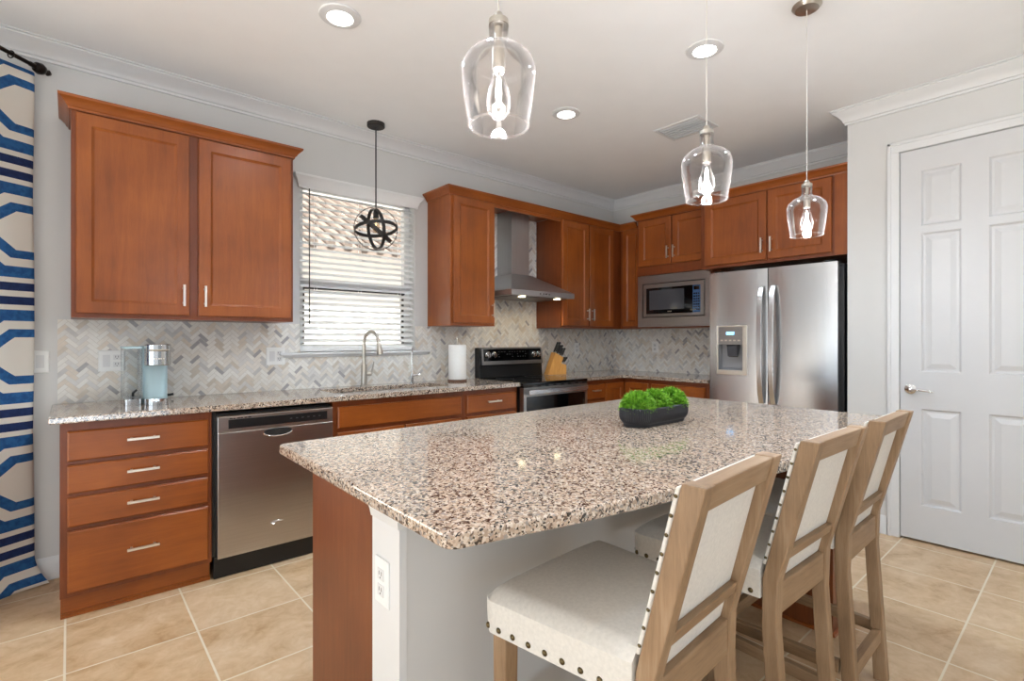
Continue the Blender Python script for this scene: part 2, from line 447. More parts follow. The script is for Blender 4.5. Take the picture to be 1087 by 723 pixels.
cols = [(2.879, 3.067), (3.187, 3.375)]; rows = [(.23, .826), (1.055, 1.91), (1.956, 2.298)]
obj('door_leaf', panel_door(2.774, 3.480, .014, 2.434, cols, rows, -XP-.04, -XP-.001), M['door'], dr)
bm = new()
lathe(bm, [(.0, 0), (.031, 0), (.031, .006), (.026, .011), (.0115, .013), (.0115, .045), (0, .045)], T(2.826, -XP, .945), 28, Matrix.Rotation(-PI/2, 3, 'Y'), False)
tube(bm, [T(2.826, -XP+.042, .945), T(2.86, -XP+.044, .946), T(2.91, -XP+.044, .941), T(2.945, -XP+.04, .936)], [.011, .009, .008, .006], 10)
obj('lever_handle', bm, M['chrome'], dr, True)
bm = new(); mbox(bm, T, 2.7715, 2.7735, -XP-.03, -XP-.004, .91, .98); obj('strike_plate', bm, M['nickel'], dr)
bm = new(); w = .064
for a in ((2.709, 2.771, .001, DZ1+.001), (3.483, 3.545, .001, DZ1+.001), (2.709, 3.545, DZ1+.001, DZ1+.066)):
    mbox(bm, T, a[0], a[1], -XP, -XP+.014, a[2], a[3])
for a in ((2.709, 2.730, .001, DZ1+.066), (3.524, 3.545, .001, DZ1+.066), (2.709, 3.545, DZ1+.045, DZ1+.066)):
    mbox(bm, T, a[0], a[1], -XP, -XP+.021, a[2], a[3])
obj('door_casing', bm, M['trim'], dr, bevel=.004)
bm = new()
for a in ((2.759, 2.771, 0, DZ1+.012), (3.483, 3.495, 0, DZ1+.012), (2.759, 3.495, DZ1, DZ1+.012)): mbox(bm, T, a[0], a[1], -XP-.118, -XP+.0, a[2]+.001, a[3])
obj('door_jamb', bm, M['trim'], dr)
bm = new(); mbox(bm, T, 2.7, 3.6, -XP-.5, -XP-.49, 0.002, 2.5); struct(obj('wall_pantry_inside', bm, M['paint']))

# window
wn = root('window_1', ((WX0+WX1)/2, .1, WZ0), 'white framed single hung window above the sink', 'window'); wn['kind'] = 'structure'
T = BACK
bm = new()
def wbar(a, b, c, d, y0=.085, y1=.135): box(bm, a, b, y0, y1, c, d)
wbar(WX0, WX0+.05, WZ0, WZ1); wbar(WX1-.05, WX1, WZ0, WZ1); wbar(WX0, WX1, WZ1-.05, WZ1); wbar(WX0, WX1, WZ0, WZ0+.055); wbar(WX0, WX1, 1.645, 1.675, .075, .135)
obj('window_frame', bm, M['trim'], wn, bevel=.004)
bm = new()
for a in ((WX0+.0505, WX0+.062), (WX1-.062, WX1-.0505)): box(bm, a[0], a[1], .09, .13, WZ0+.056, 1.62)
box(bm, WX0+.0505, WX1-.0505, .074, .13, 1.612, 1.6445); box(bm, WX0+.0505, WX1-.0505, .074, .13, 1.6755, 1.69)  # dark strips below and above the meeting rail stand for its shadow
obj('screen_frame_and_shadow', bm, M['iron'], wn)
bm = new(); box(bm, WX0+.05, WX1-.05, .108, .112, WZ0+.055, WZ1-.05); obj('pane', bm, M['pane'], wn)
bm = new(); box(bm, -3.582, -2.420, -.03, .084, 1.146, 1.1645); obj('window_sill', bm, M['trim'], wn, bevel=.005)
bm = new(); box(bm, -3.56, -2.44, -.012, -.0, 1.132, 1.146); obj('sill_apron', bm, M['trim'], wn, bevel=.003)

# blind
bl = root('window_blind', (-3, .03, WZ0), 'white slatted blind with crown valance covering the window', 'blind')
bm = new(); SL0, SL1 = WX0+.006, WX1-.006; pitch = .0428; nsl = 26; tilt = math.radians(30)
for i in range(nsl):
    z = 1.205+pitch*i; yc = .036; hw = .0245
    prof = []
    for k in range(5):
        u = -1+k*.5; prof.append((yc-math.cos(tilt)*hw*-u, z+math.sin(tilt)*hw*u+.003*(1-u*u)))
    top = prof; bot = [(y, zz-.0028) for y, zz in prof[::-1]]
    prism(bm, top+bot, lambda p: (SL0, p[0], p[1]), lambda p: (SL1, p[0], p[1]))
obj('slats', bm, M['blind'], bl, True)
bm = new(); box(bm, SL0, SL1, .012, .06, 1.170, 1.190); obj('bottom_rail', bm, M['blind'], bl, bevel=.004)
bm = new(); sweep(bm, [(WX0-.012, .0), (WX0-.012, -.02), (WX1+.012, -.02), (WX1+.012, .0)][::1], [(0, 2.298), (.004, 2.298), (.004, 2.318), (.01, 2.326), (.014, 2.345), (.03, 2.366), (.036, 2.372), (.036, 2.386), (0, 2.386)])
box(bm, WX0-.010, WX1+.010, -.019, -.001, 2.30, 2.384)
obj('valance', bm, M['blind'], bl, True)
bm = new()
for x in (WX0+.12, (WX0+WX1)/2, WX1-.12):
    for y in (.012, .0605): box(bm, x-.0012, x+.0012, y-.0008, y+.0008, 1.19, 2.30)
obj('ladder_cords', bm, M['blind'], bl)
bm = new(); tube(bm, [(-3.385, -.008, 2.3), (-3.385, -.008, 1.36)], .004, 8); obj('tilt_wand', bm, M['iron'], bl)

# house next door, seen between the slats
nh = root('neighbouring_house', (-1.5, 5.6, 0), 'pale stucco house with tan barrel tile roof beyond the blind', 'house')
bm = new(); box(bm, -19, 9, 5.6, 9, -.1, 3.0); obj('wall', bm, M['stucco'], nh)
bm = new(); prism(bm, [(4.95, 2.86), (9.5, 4.9), (9.5, 4.8), (5.6, 3.0), (4.95, 2.74)], lambda p: (-19.3, p[0], p[1]), lambda p: (9.3, p[0], p[1]))
for i in range(95):
    x = -19+.3*i; tube(bm, [(x, 4.9, 2.87), (x, 9.4, 4.88)], .075, 8)
obj('roof', bm, M['rooftile'], nh)
bm = new(); box(bm, -24, 12, .16, 16, -.3, -.12); box(bm, -24, -9.62, -12, .16, -.3, -.12); g = obj('ground_outside', bm, M['lawn']); struct(g)

# ------------------------------------------------------------------ wall cabinets
UB = 1.362; UT = 2.395
CROWN = [(0, 2.372), (.008, 2.372), (.010, 2.382), (.018, 2.388), (.020, 2.396), (.034, 2.412), (.046, 2.420), (.048, 2.432), (0, 2.432)]
def crown_at(dz): return [(o, z+dz) for o, z in CROWN]
def carcass(T, s0, s1, D, z0, z1, mat='cherry_z', ff=True):
    bm = new(); mbox(bm, T, s0, s1, .002, D-.0005, z0, z1); return bm

uc = root('wall_cabinet', (-4.118, -.165, UB), 'large two door cherry wall cabinet left of the window', 'cabinet', 'cherry wall cabinets')
obj('carcass', carcass(BACK, -4.637, -3.598, .33, UB, UT), M['cherry_dark'], uc)
def door_with_pull(T, s0, s1, z0, z1, d0, parent, side, hz='low', L=.115):
    d = obj('door', shaker(T, s0, s1, z0, z1, d0), M['cherry_z'], parent)
    s = s1-.028 if side == 'r' else s0+.028
    z = z0+.05+L/2 if hz == 'low' else z1-.05-L/2
    obj('handle', pull(T, s, z, d0+.02, L, True), M['silver'], d); return d
door_with_pull(BACK, -4.618, -4.148, 1.384, 2.362, .33, uc, 'r')
door_with_pull(BACK, -4.104, -3.614, 1.384, 2.362, .33, uc, 'l')
bm = new(); sweep(bm, [(-3.597, -.003), (-3.597, -.331), (-4.638, -.331), (-4.638, -.003)][::-1], crown_at(0)); obj('crown', bm, M['cherry_x'], uc, True)

c1 = root('wall_cabinet', (-2.21, -.165, UB), 'single door cherry wall cabinet between window and range hood', 'cabinet', 'cherry wall cabinets')
obj('carcass', carcass(BACK, -2.432, -1.996, .33, UB, UT), M['cherry_z'], c1)
door_with_pull(BACK, -2.412, -2.008, 1.384, 2.366, .33, c1, 'r')
c2 = root('wall_cabinet', (-.6, -.165, UB), 'two door cherry wall cabinet right of the hood, running into the corner', 'cabinet', 'cherry wall cabinets')
obj('carcass', carcass(BACK, -1.204, -.002, .33, UB, UT), M['cherry_dark'], c2)
door_with_pull(BACK, -1.196, -.830, 1.384, 2.366, .33, c2, 'r')
door_with_pull(BACK, -.812, -.446, 1.384, 2.366, .33, c2, 'l')
c3 = root('wall_cabinet', (-.165, -.47, UB), 'narrow single door cherry wall cabinet in the corner beside the microwave', 'cabinet', 'cherry wall cabinets')
obj('carcass', carcass(RIGHT, .352, .606, .33, UB, UT), M['cherry_dark'], c3)
obj('door', shaker(RIGHT, .388, .600, 1.384, 2.366, .33, rail=.05), M['cherry_z'], c3)
bm = new(); box(bm, -1.9955, -1.2045, -.330, -.312, 2.345, 2.4); o = obj('hood_valance', bm, M['cherry_x']); tag(o, 'cherry board bridging the two cabinets above the range hood', 'valance')
bm = new(); sweep(bm, [(-2.433, -.003), (-2.433, -.331), (-.331, -.331), (-.331, -.556)], crown_at(0.0))
o = obj('cabinet_crown', bm, M['cherry_x'], smooth=True); tag(o, 'long cherry crown strip along the cabinets around the hood, into the corner', 'moulding')
bm = new(); box(bm, -1.995, -1.205, -.31, -.003, 2.397, 2.412); o = obj('bridge_top', bm, M['cherry_dark']); tag(o, 'cherry top panel closing the hood niche between two cabinets', 'panel')

# microwave cabinet
mc = root('microwave_cabinet', (-.2, -.99, UB), 'cherry cabinet with two small doors above the built in microwave', 'cabinet')
bm = new(); D = .40
mbox(bm, RIGHT, .609, .622, .002, D, UB, 2.43); mbox(bm, RIGHT, 1.372, 1.386, .002, D, UB, 2.43)
mbox(bm, RIGHT, .622, 1.372, .002, D, 1.875, 2.43); mbox(bm, RIGHT, .622, 1.372, .002, D, UB, 1.372)
obj('carcass', bm, M['cherry_dark'], mc)
door_with_pull(RIGHT, .632, .990, 1.962, 2.404, D, mc, 'r')
door_with_pull(RIGHT, .998, 1.364, 1.962, 2.404, D, mc, 'l')
bm = new(); sweep(bm, [(-.345, -.6065), (-.404, -.6065), (-.404, -1.387)], crown_at(.045)); obj('crown', bm, M['cherry_y'], mc, True)
# microwave
mw = root('microwave', (-.2, -1.0, 1.372), 'built in stainless microwave with black glass door', 'microwave')
bm = new(); mbox(bm, RIGHT, .68, 1.325, .02, .396, 1.45, 1.80); obj('oven_body', bm, M['black'], mw)
bm = new(); d0, d1 = .4015, .420
for a in ((.626, .678, 1.374, 1.866), (1.327, 1.370, 1.374, 1.866), (.678, 1.327, 1.374, 1.462), (.678, 1.327, 1.790, 1.866)): mbox(bm, RIGHT, a[0], a[1], d0, d1, a[2], a[3])
obj('trim_frame', bm, M['steel_mw'], mw)
bm = new(); loops_face(bm, RIGHT, [(.684, 1.322, 1.468, 1.784, .398), (.684, 1.322, 1.468, 1.784, .416), (.689, 1.317, 1.473, 1.779, .421), (.722, 1.284, 1.496, 1.745, .421), (.723, 1.283, 1.497, 1.744, .4185)])
obj('door_frame', bm, M['steel_mw'], mw)
bm = new(); mbox(bm, RIGHT, .7225, 1.210, .4185, .4205, 1.4975, 1.7435); gd = obj('glass_door', bm, M['blackglass'], mw)
bm = new(); mbox(bm, RIGHT, .757, 1.125, .4205, .421, 1.535, 1.722); obj('window_mesh', bm, M['greyglass'], gd)
bm = new()
for i, w in enumerate((.010, .008, .010)): mbox(bm, RIGHT, .955+i*.014, .955+i*.014+w, .4205, .4209, 1.512, 1.520)
obj('brand_mark', bm, M['silver'], gd)
bm = new(); mbox(bm, RIGHT, 1.2105, 1.283, .4185, .4205, 1.4975, 1.7435); cp = obj('control_panel', bm, M['bluereflect'], mw)
bm = new()
for r in range(7):
    for c in range(3): mbox(bm, RIGHT, 1.218+c*.021, 1.233+c*.021, .4205, .4211, 1.515+r*.024, 1.530+r*.024)
mbox(bm, RIGHT, 1.218, 1.275, .4205, .4211, 1.70, 1.732)
obj('buttons', bm, M['blackglass'], cp)

# fridge cabinet
fc = root('refrigerator_cabinet', (-.3, -1.93, 1.84), 'deep cherry cabinet with two doors above the refrigerator', 'cabinet')
bm = new(); mbox(bm, RIGHT, 1.3885, 2.4825, .002, .60, 1.842, 2.42); obj('carcass', bm, M['cherry_dark'], fc)
door_with_pull(RIGHT, 1.428, 1.930, 1.868, 2.394, .60, fc, 'r')
door_with_pull(RIGHT, 1.942, 2.372, 1.868, 2.394, .60, fc, 'l')
bm = new(); mbox(bm, RIGHT, 2.39, 2.4825, .6005, .612, 1.842, 2.42); obj('filler_strip', bm, M['cherry_z'], fc)
bm = new(); sweep(bm, [(-.455, -1.388), (-.604, -1.388), (-.604, -2.483)], crown_at(.03)); obj('crown', bm, M['cherry_y'], fc, True)

# ------------------------------------------------------------------ base cabinets
BD = .577; CT0, CT1 = .884, .914
def toe(T, s0, s1, D=BD):
    bm = new(); mbox(bm, T, s0, s1, .02, D-.035, .001, .0985)
    mbox(bm, T, s0, s1, D-.035, D-.02, .001, .012); mbox(bm, T, s0, s1, D-.035, D-.027, .012, .02); return bm
def base_root(T, s0, s1, label):
    p = T((s0+s1)/2, BD/2, 0); return root('base_cabinet', p, label, 'cabinet', 'cherry base cabinets')
def base_shell(T, s0, s1, par, z1=CT0-.001):
    bm = new(); mbox(bm, T, s0, s1, .002, BD, .099, z1); obj('carcass', bm, M['cherry_dark'], par)
    obj('toe_kick', toe(T, s0+.002, s1-.002), M['cherry_'+('x' if T is BACK else 'y')], par)
def drawer(T, s0, s1, z0, z1, par, L=.125, handle=True):
    d = obj('drawer', slab(T, s0, s1, z0, z1, BD+.0005), M[gx(T)], par)
    if handle: obj('handle', pull(T, (s0+s1)/2, (z0+z1)/2+.01, BD+.0205, L, False), M['silver'], d)
    return d
def bdoor(T, s0, s1, z0, z1, par, side): door_with_pull(T, s0, s1, z0, z1, BD+.0005, par, side, 'high')

b1 = base_root(BACK, -4.675, -4.085, 'four drawer cherry base cabinet at the left end')
base_shell(BACK, -4.675, -4.085, b1)
for z0, z1 in ((.710, .843), (.565, .690), (.416, .545), (.122, .396)): drawer(BACK, -4.650, -4.102, z0, z1, b1)
b2 = base_root(BACK, -3.448, -2.487, 'cherry sink base cabinet below the sink with false drawer front')
base_shell(BACK, -3.448, -2.487, b2, .66)
bm = new(); mbox(bm, BACK, -3.448, -2.487, BD-.02, BD, .66, CT0-.001); mbox(bm, BACK, -3.448, -3.43, .002, BD-.02, .66, CT0-.001); mbox(bm, BACK, -2.505, -2.487, .002, BD-.02, .66, CT0-.001); obj('face_rail', bm, M['cherry_dark'], b2)
drawer(BACK, -3.420, -2.512, .715, .845, b2, handle=False)
bdoor(BACK, -3.420, -2.972, .122, .69, b2, 'r'); bdoor(BACK, -2.960, -2.512, .122, .69, b2, 'l')
b3 = base_root(BACK, -2.485, -1.968, 'cherry base cabinet with one drawer, just left of the range')
base_shell(BACK, -2.485, -1.968, b3)
drawer(BACK, -2.462, -1.990, .715, .845, b3); bdoor(BACK, -2.462, -1.990, .122, .69, b3, 'l')
b4 = base_root(BACK, -1.194, -.9, 'narrow cherry base cabinet with one drawer, just right of the range')
base_shell(BACK, -1.194, -.878, b4)
drawer(BACK, -1.180, -.895, .715, .845, b4, .1); bdoor(BACK, -1.180, -.895, .122, .69, b4, 'l')
b5 = root('base_cabinet', (-.4, -.4, 0), 'cherry corner base cabinet with two panelled doors meeting at an inside corner', 'cabinet', 'cherry base cabinets')
bm = new(); box(bm, -.876, -.002, -.577, -.002, .099, CT0-.001); box(bm, -.577, -.002, -.866, -.577, .099, CT0-.001); obj('carcass', bm, M['cherry_dark'], b5)
bm = new(); box(bm, -.874, -.02, -.542, -.02, .001, .0985); box(bm, -.542, -.02, -.864, -.542, .001, .0985); obj('toe_kick', bm, M['cherry_x'], b5)
obj('door', shaker(BACK, -.868, -.602, .122, .845, BD+.0005, rail=.05), M['cherry_z'], b5)
obj('door', shaker(RIGHT, .602, .856, .122, .845, BD+.0005, rail=.05), M['cherry_z'], b5)
b6 = base_root(RIGHT, .868, 1.45, 'cherry base cabinet with a wide drawer, between corner and refrigerator')
base_shell(RIGHT, .868, 1.452, b6)
drawer(RIGHT, .892, 1.418, .715, .845, b6); bdoor(RIGHT, .892, 1.15, .122, .69, b6, 'r'); bdoor(RIGHT, 1.16, 1.418, .122, .69, b6, 'l')

# dishwasher
dw = root('dishwasher', (-3.76, -.3, 0), 'stainless dishwasher with black control strip, under the counter', 'dishwasher')
X0, X1 = -4.062, -3.456
bm = new(); box(bm, X0+.004, X1-.004, -.57, -.03, .09, .866); obj('tub', bm, M['black'], dw)
bm = new(); box(bm, X0-.012, X1, -.575, -.545, .004, .115); box(bm, X0-.02, X0-.001, -.576, -.05, .12, .872); obj('toe_panel', bm, M['black'], dw)
bm = new(); prism(bm, [(-.572, .11), (-.600, .11), (-.604, .125), (-.606, .45), (-.604, .766), (-.572, .766)], lambda p: (X0, p[0], p[1]), lambda p: (X1, p[0], p[1])); obj('door_panel', bm, M['steel_h'], dw, bevel=.003)
bm = new(); prism(bm, [(-.572, .768), (-.604, .768), (-.602, .848), (-.594, .855), (-.572, .855)], lambda p: (X0, p[0], p[1]), lambda p: (X1, p[0], p[1])); pn = obj('control_fascia', bm, M['steel_h'], dw, bevel=.002)
bm = new(); box(bm, X0+.05, X1-.035, -.6062, -.603, .785, .832); cs = obj('control_strip', bm, M['black'], pn)
for i in range(6):
    bm = new(); box(bm, X0+.36+i*.032, X0+.372+i*.032, -.6068, -.6060, .806, .812); obj('button_mark', bm, M['kicksteel'], cs)
bm = new()
for i, w in enumerate((.014, .01, .016, .01, .012, .014)): box(bm, X0+.055+i*.018, X0+.055+i*.018+w, -.6049, -.6022, .835, .840)
obj('brand_lettering', bm, M['black'], pn)
bm = new(); prism(bm, [(-3.765+.075*math.cos(a), .742+.022*math.copysign(abs(math.sin(a))**.6, math.sin(a))) for a in [2*PI*i/28 for i in range(28)]], lambda p: (p[0], -.6015, p[1]), lambda p: (p[0], -.6068, p[1])); hp = obj('handle_pocket', bm, M['dark'], dw)
bm = new(); tube(bm, [(-3.765+.073*math.cos(a), -.6075, .742+.021*math.sin(a)) for a in [PI+PI*i/16 for i in range(17)]], .004, 8); obj('pocket_lip', bm, M['chrome'], hp, True)
bm = new(); tube(bm, [(-3.775+.028*math.cos(a), -.6075, .243+.009*math.sin(a)) for a in [PI*(.1+1.3*i/16) for i in range(17)]], .0014, 6); tube(bm, [(-3.80, -.6075, .240), (-3.775, -.6075, .248), (-3.74, -.6075, .246)], .0014, 6); obj('emblem', bm, M['chrome'], dw)

# ------------------------------------------------------------------ countertops, sink, backsplash
def ring_slab(bm, o, h, z0, z1):
    def rect(r, z): return [bm.verts.new(p) for p in ((r[0], r[2], z), (r[1], r[2], z), (r[1], r[3], z), (r[0], r[3], z))]
    ot, ob, it, ib = rect(o, z1), rect(o, z0), rect(h, z1), rect(h, z0)
    for i in range(4):
        j = (i+1) % 4
        bm.faces.new((ot[i], ot[j], it[j], it[i])); bm.faces.new((ob[j], ob[i], ib[i], ib[j]))
        bm.faces.new((ob[i], ob[j], ot[j], ot[i])); bm.faces.new((it[i], it[j], ib[j], ib[i]))
CF = -.617
bm = new(); ring_slab(bm, (-4.712, -1.964, CF, -.003), (-3.37, -2.51, -.455, -.15), CT0, CT1)
o = obj('countertop', bm, M['granite'], bevel=.005); tag(o, 'long granite countertop under the window with sink cut out', 'countertop', 'granite countertops')
bm = new(); prism(bm, [(-1.198, -.003), (-.003, -.003), (-.003, -1.458), (CF, -1.458), (CF, CF), (-1.198, CF)], lambda p: (p[0], p[1], CT0), lambda p: (p[0], p[1], CT1))
o = obj('countertop', bm, M['granite'], bevel=.005); tag(o, 'L shaped granite countertop in the far corner beside the range', 'countertop', 'granite countertops')
sk = root('kitchen_sink', (-2.94, -.3, .70), 'undermount stainless double bowl sink below the window', 'sink')
for a, b in ((-3.395, -2.95), (-2.93, -2.485)):
    bm = new(); t = .008; y0, y1, zb, zt = -.47, -.135, .70, .8825
    box(bm, a, b, y0, y1, zb, zb+t); box(bm, a, a+t, y0, y1, zb+t, zt); box(bm, b-t, b, y0, y1, zb+t, zt); box(bm, a+t, b-t, y0, y0+t, zb+t, zt); box(bm, a+t, b-t, y1-t, y1, zb+t, zt)
    bw = obj('bowl', bm, M['steel_sink'], sk)
    bm = new(); lathe(bm, [(.0, .0), (.04, .0), (.045, .004), (.0, .004)], ((a+b)/2, -.3, zb+t), 24, None, False); obj('drain', bm, M['chrome'], bw, True)
bm = new(); box(bm, -2.95, -2.93, -.47, -.135, .80, .875); obj('divider', bm, M['steel_sink'], sk)

def clip(poly, ax, v, keep_less):
    out = []
    for i in range(len(poly)):
        a, b = poly[i], poly[(i+1) % len(poly)]
        ia = (a[ax] <= v) == keep_less or a[ax] == v; ib = (b[ax] <= v) == keep_less or b[ax] == v
        if ia: out.append(a)
        if ia != ib:
            t = (v-a[ax])/(b[ax]-a[ax]); out.append((a[0]+t*(b[0]-a[0]), a[1]+t*(b[1]-a[1])))
    return out
def backsplash(T, rects, label):
    bm = new(); Wd, Ln, g = .0205, .0615, .0009; rr = random.Random(3)
    for (s0, s1, z0, z1) in rects:
        fs = [bm.verts.new(T(*p)) for p in ((s0, .0035, z0), (s1, .0035, z0), (s1, .0035, z1), (s0, .0035, z1))]
        f = bm.faces.new(fs); f.material_index = 0
        bs = [bm.verts.new(T(*p)) for p in ((s0, .0005, z0), (s1, .0005, z0), (s1, .0005, z1), (s0, .0005, z1))]
        bm.faces.new(bs[::-1])
        for i in range(4): bm.faces.new((bs[i], bs[(i+1) % 4], fs[(i+1) % 4], fs[i]))
    c = math.sqrt(.5)
    S0 = min(r[0] for r in rects); S1 = max(r[1] for r in rects); Z0 = min(r[2] for r in rects); Z1 = max(r[3] for r in rects)
    rad = (S1-S0)+(Z1-Z0)
    nb = int((S1-S0)/(Ln*1.41)/1)+4; nk = int((Z1-Z0)/(Wd*1.41))+10
    for b in range(-2, nb):
        for k in range(-8, nk):
            for hv in (0, 1):
                ox, oy = k*Wd+b*Ln, k*Wd-b*Ln
                r = (ox, ox+Ln, oy, oy+Wd) if hv == 0 else (ox, ox+Wd, oy+Wd, oy+Wd+Ln)
                r = (r[0]+g, r[1]-g, r[2]+g, r[3]-g)
                P = [(x*c-y*c+S0, x*c+y*c+Z0-.1) for x, y in ((r[0], r[2]), (r[1], r[2]), (r[1], r[3]), (r[0], r[3]))]
                mi = rr.choices(range(7), (32, 26, 16, 10, 7, 5, 4))[0]+1
                for (s0, s1, z0, z1) in rects:
                    if max(p[0] for p in P) <= s0 or min(p[0] for p in P) >= s1 or max(p[1] for p in P) <= z0 or min(p[1] for p in P) >= z1: continue
                    q = P
                    for ax, v, kl in ((0, s0, False), (0, s1, True), (1, z0, False), (1, z1, True)):
                        if q: q = clip(q, ax, v, kl)
                    if len(q) >= 3:
                        try: f = bm.faces.new([bm.verts.new(T(s, .0045, z)) for s, z in q]); f.material_index = mi
                        except ValueError: pass
    o = obj('tile_backsplash', bm, [M['grout']]+TILES, recalc=False)
    return tag(o, label, 'backsplash', kind='thing')
ZT = CT1+.0005
backsplash(BACK, [(-4.69, -3.584, ZT, UB-.001), (-3.584, -2.418, ZT, 1.130), (-3.584, -3.447, 1.166, UB-.001), (-2.549, -2.418, 1.166, UB-.001), (-2.418, -1.994, ZT, UB-.001), (-1.994, -1.206, ZT, 2.39), (-1.206, -.006, ZT, UB-.001)], 'long marble herringbone backsplash along the window wall')
backsplash(RIGHT, [(.006, 1.385, ZT, UB-.001), (1.385, 1.45, ZT, 1.36)], 'short marble herringbone backsplash under the microwave')

# ------------------------------------------------------------------ range and hood
rg = root('range', (-1.58, -.33, 0), 'freestanding black and stainless electric range below the hood', 'range')
RX0, RX1 = -1.958, -1.203
bm = new(); box(bm, RX0, RX1, -.60, -.012, .02, .888); obj('range_body', bm, M['black'], rg)
bm = new(); box(bm, RX0-.002, RX1+.002, -.652, -.05, .889, .912); ck = obj('cooktop', bm, M['blackglass'], rg, bevel=.006)
for x, y, r in ((-1.77, -.47, .11), (-1.39, -.47, .09), (-1.77, -.2, .08), (-1.39, -.2, .11)):
    bm = new(); lathe(bm, [(r-.004, 0), (r, 0), (r, .0004), (r-.004, .0004), (r-.004, 0)], (x, y, .9122), 40, None, False); obj('burner_ring', bm, M['kicksteel'], ck)
bm = new(); prism(bm, [(-.012, .913), (-.085, .913), (-.075, 1.02), (-.088, 1.035), (-.075, 1.172), (-.06, 1.18), (-.012, 1.18)], lambda p: (RX0, p[0], p[1]), lambda p: (RX1, p[0], p[1])); bgd = obj('backguard', bm, M['black'], rg, bevel=.003)
bm = new()
def onbg(x0, x1, z0, z1, o): # slanted fascia strip
    Y = lambda z: -.088+(z-1.035)/(1.172-1.035)*.013
    hexa(bm, [(x0, Y(z0)-o, z0), (x1, Y(z0)-o, z0), (x1, Y(z0)+.002, z0), (x0, Y(z0)+.002, z0), (x0, Y(z1)-o, z1), (x1, Y(z1)-o, z1), (x1, Y(z1)+.002, z1), (x0, Y(z1)+.002, z1)])
onbg(RX0+.02, RX0+.038, 1.035, 1.172, .006); onbg(RX1-.02, RX1-.004, 1.035, 1.172, .006); onbg(RX0+.02, RX1-.004, 1.03, 1.062, .008); onbg(RX0+.02, RX1-.004, 1.168, 1.174, .006)
obj('panel_surround', bm, M['steel_mw'], bgd)
bm = new(); onbg(RX0+.038, RX1-.02, 1.062, 1.168, .003); pa = obj('control_panel', bm, M['blackglass'], bgd)
bm = new()
rr = random.Random(5)
for z in (1.096, 1.118, 1.14):
    for i in range(11):
        if rr.random() < .7: bm = new(); onbg(-1.75+i*.032, -1.75+i*.032+rr.uniform(.006, .02), z, z+.005, .0036); obj('panel_mark', bm, M['kicksteel'], pa)
for x in (-1.872, -1.80, -1.318, -1.258):
    bm = new(); lathe(bm, [(0, 0), (.028, 0), (.028, .006), (.022, .010), (.020, .028), (.017, .032), (0, .032)], (x, -.084, 1.118), 24, Matrix.Rotation(math.radians(95), 3, 'X'), False)
    box(bm, x-.003, x+.003, -.122, -.112, 1.10, 1.138)
    obj('knob', bm, M['chrome'], pa, True)
bm = new(); box(bm, RX0+.002, RX1-.002, -.645, -.60, .872, .888); v = obj('vent_strip', bm, M['black'], rg)
for i in range(7): bm = new(); box(bm, RX0+.10+i*.09, RX0+.15+i*.09, -.6462, -.644, .876, .884); obj('vent_slot', bm, M['kicksteel'], v)
bm = new()
for a in ((RX0, RX0+.03, .16, .870), (RX1-.03, RX1, .16, .870), (RX0+.03, RX1-.03, .80, .870), (RX0+.03, RX1-.03, .16, .24)): box(bm, a[0], a[1], -.648, -.602, a[2], a[3])
od = obj('oven_door', bm, M['steel_mw'], rg)
bm = new(); box(bm, RX0+.03, RX1-.03, -.6475, -.61, .24, .80); og = obj('oven_glass', bm, M['blackglass'], od)
bm = new(); box(bm, RX0+.12, RX1-.36, -.6482, -.6474, .70, .78); obj('glass_reflection_band', bm, M['blackglass'], og)
bm = new(); box(bm, RX0+.03, RX1-.03, -.688, -.672, .818, .856)
for x in (RX0+.06, RX1-.06): box(bm, x-.012, x+.012, -.673, -.648, .824, .85)
obj('handle', bm, M['steel'], od, bevel=.004)
bm = new(); box(bm, RX0, RX1, -.645, -.602, .03, .155); obj('storage_drawer', bm, M['steel_mw'], rg, bevel=.003)

hd = root('range_hood', (-1.58, -.25, 1.6), 'stainless pyramid chimney hood above the range', 'hood')
HX0, HX1, HY = -1.957, -1.204, -.50
bm = new(); box(bm, HX0+.002, HX1-.002, HY, -.006, 1.618, 1.662); obj('canopy_rim', bm, M['steel_hood'], hd, bevel=.002)
bm = new(); cx0, cx1, cy = -1.70, -1.49, -.205
hexa(bm, [(HX0+.002, HY, 1.6625), (HX1-.002, HY, 1.6625), (HX1-.002, -.006, 1.6625), (HX0+.002, -.006, 1.6625), (cx0-.01, cy-.01, 1.832), (cx1+.01, cy-.01, 1.832), (cx1+.01, -.006, 1.832), (cx0-.01, -.006, 1.832)]); obj('canopy', bm, M['steel_hood'], hd)
bm = new(); box(bm, cx0, cx1, cy, -.006, 1.8325, 2.396); obj('chimney', bm, M['steel_hood'], hd, bevel=.002)
bm = new(); box(bm, HX0+.05, HX1-.05, HY+.05, -.05, 1.612, 1.6175); obj('filter_panel', bm, M['kicksteel'], hd)
for x in (-1.79, -1.37):
    bm = new(); lathe(bm, [(0, 0), (.03, 0), (.03, .004), (0, .004)], (x, -.44, 1.6075), 20, None, False); obj('hood_light', bm, M['hoodlamp'], hd)
    lamp('hood_spot', 'SPOT', (x, -.44, 1.605), 4.0, (1, .82, .5), (math.radians(25), 0, 0), spot_size=2.3, spot_blend=.6, shadow_soft_size=.03)
bm = new()
for i in range(4): box(bm, -1.64+i*.035, -1.625+i*.035, HY-.002, HY+.0005, 1.635, 1.645)
obj('buttons', bm, M['chrome'], hd)

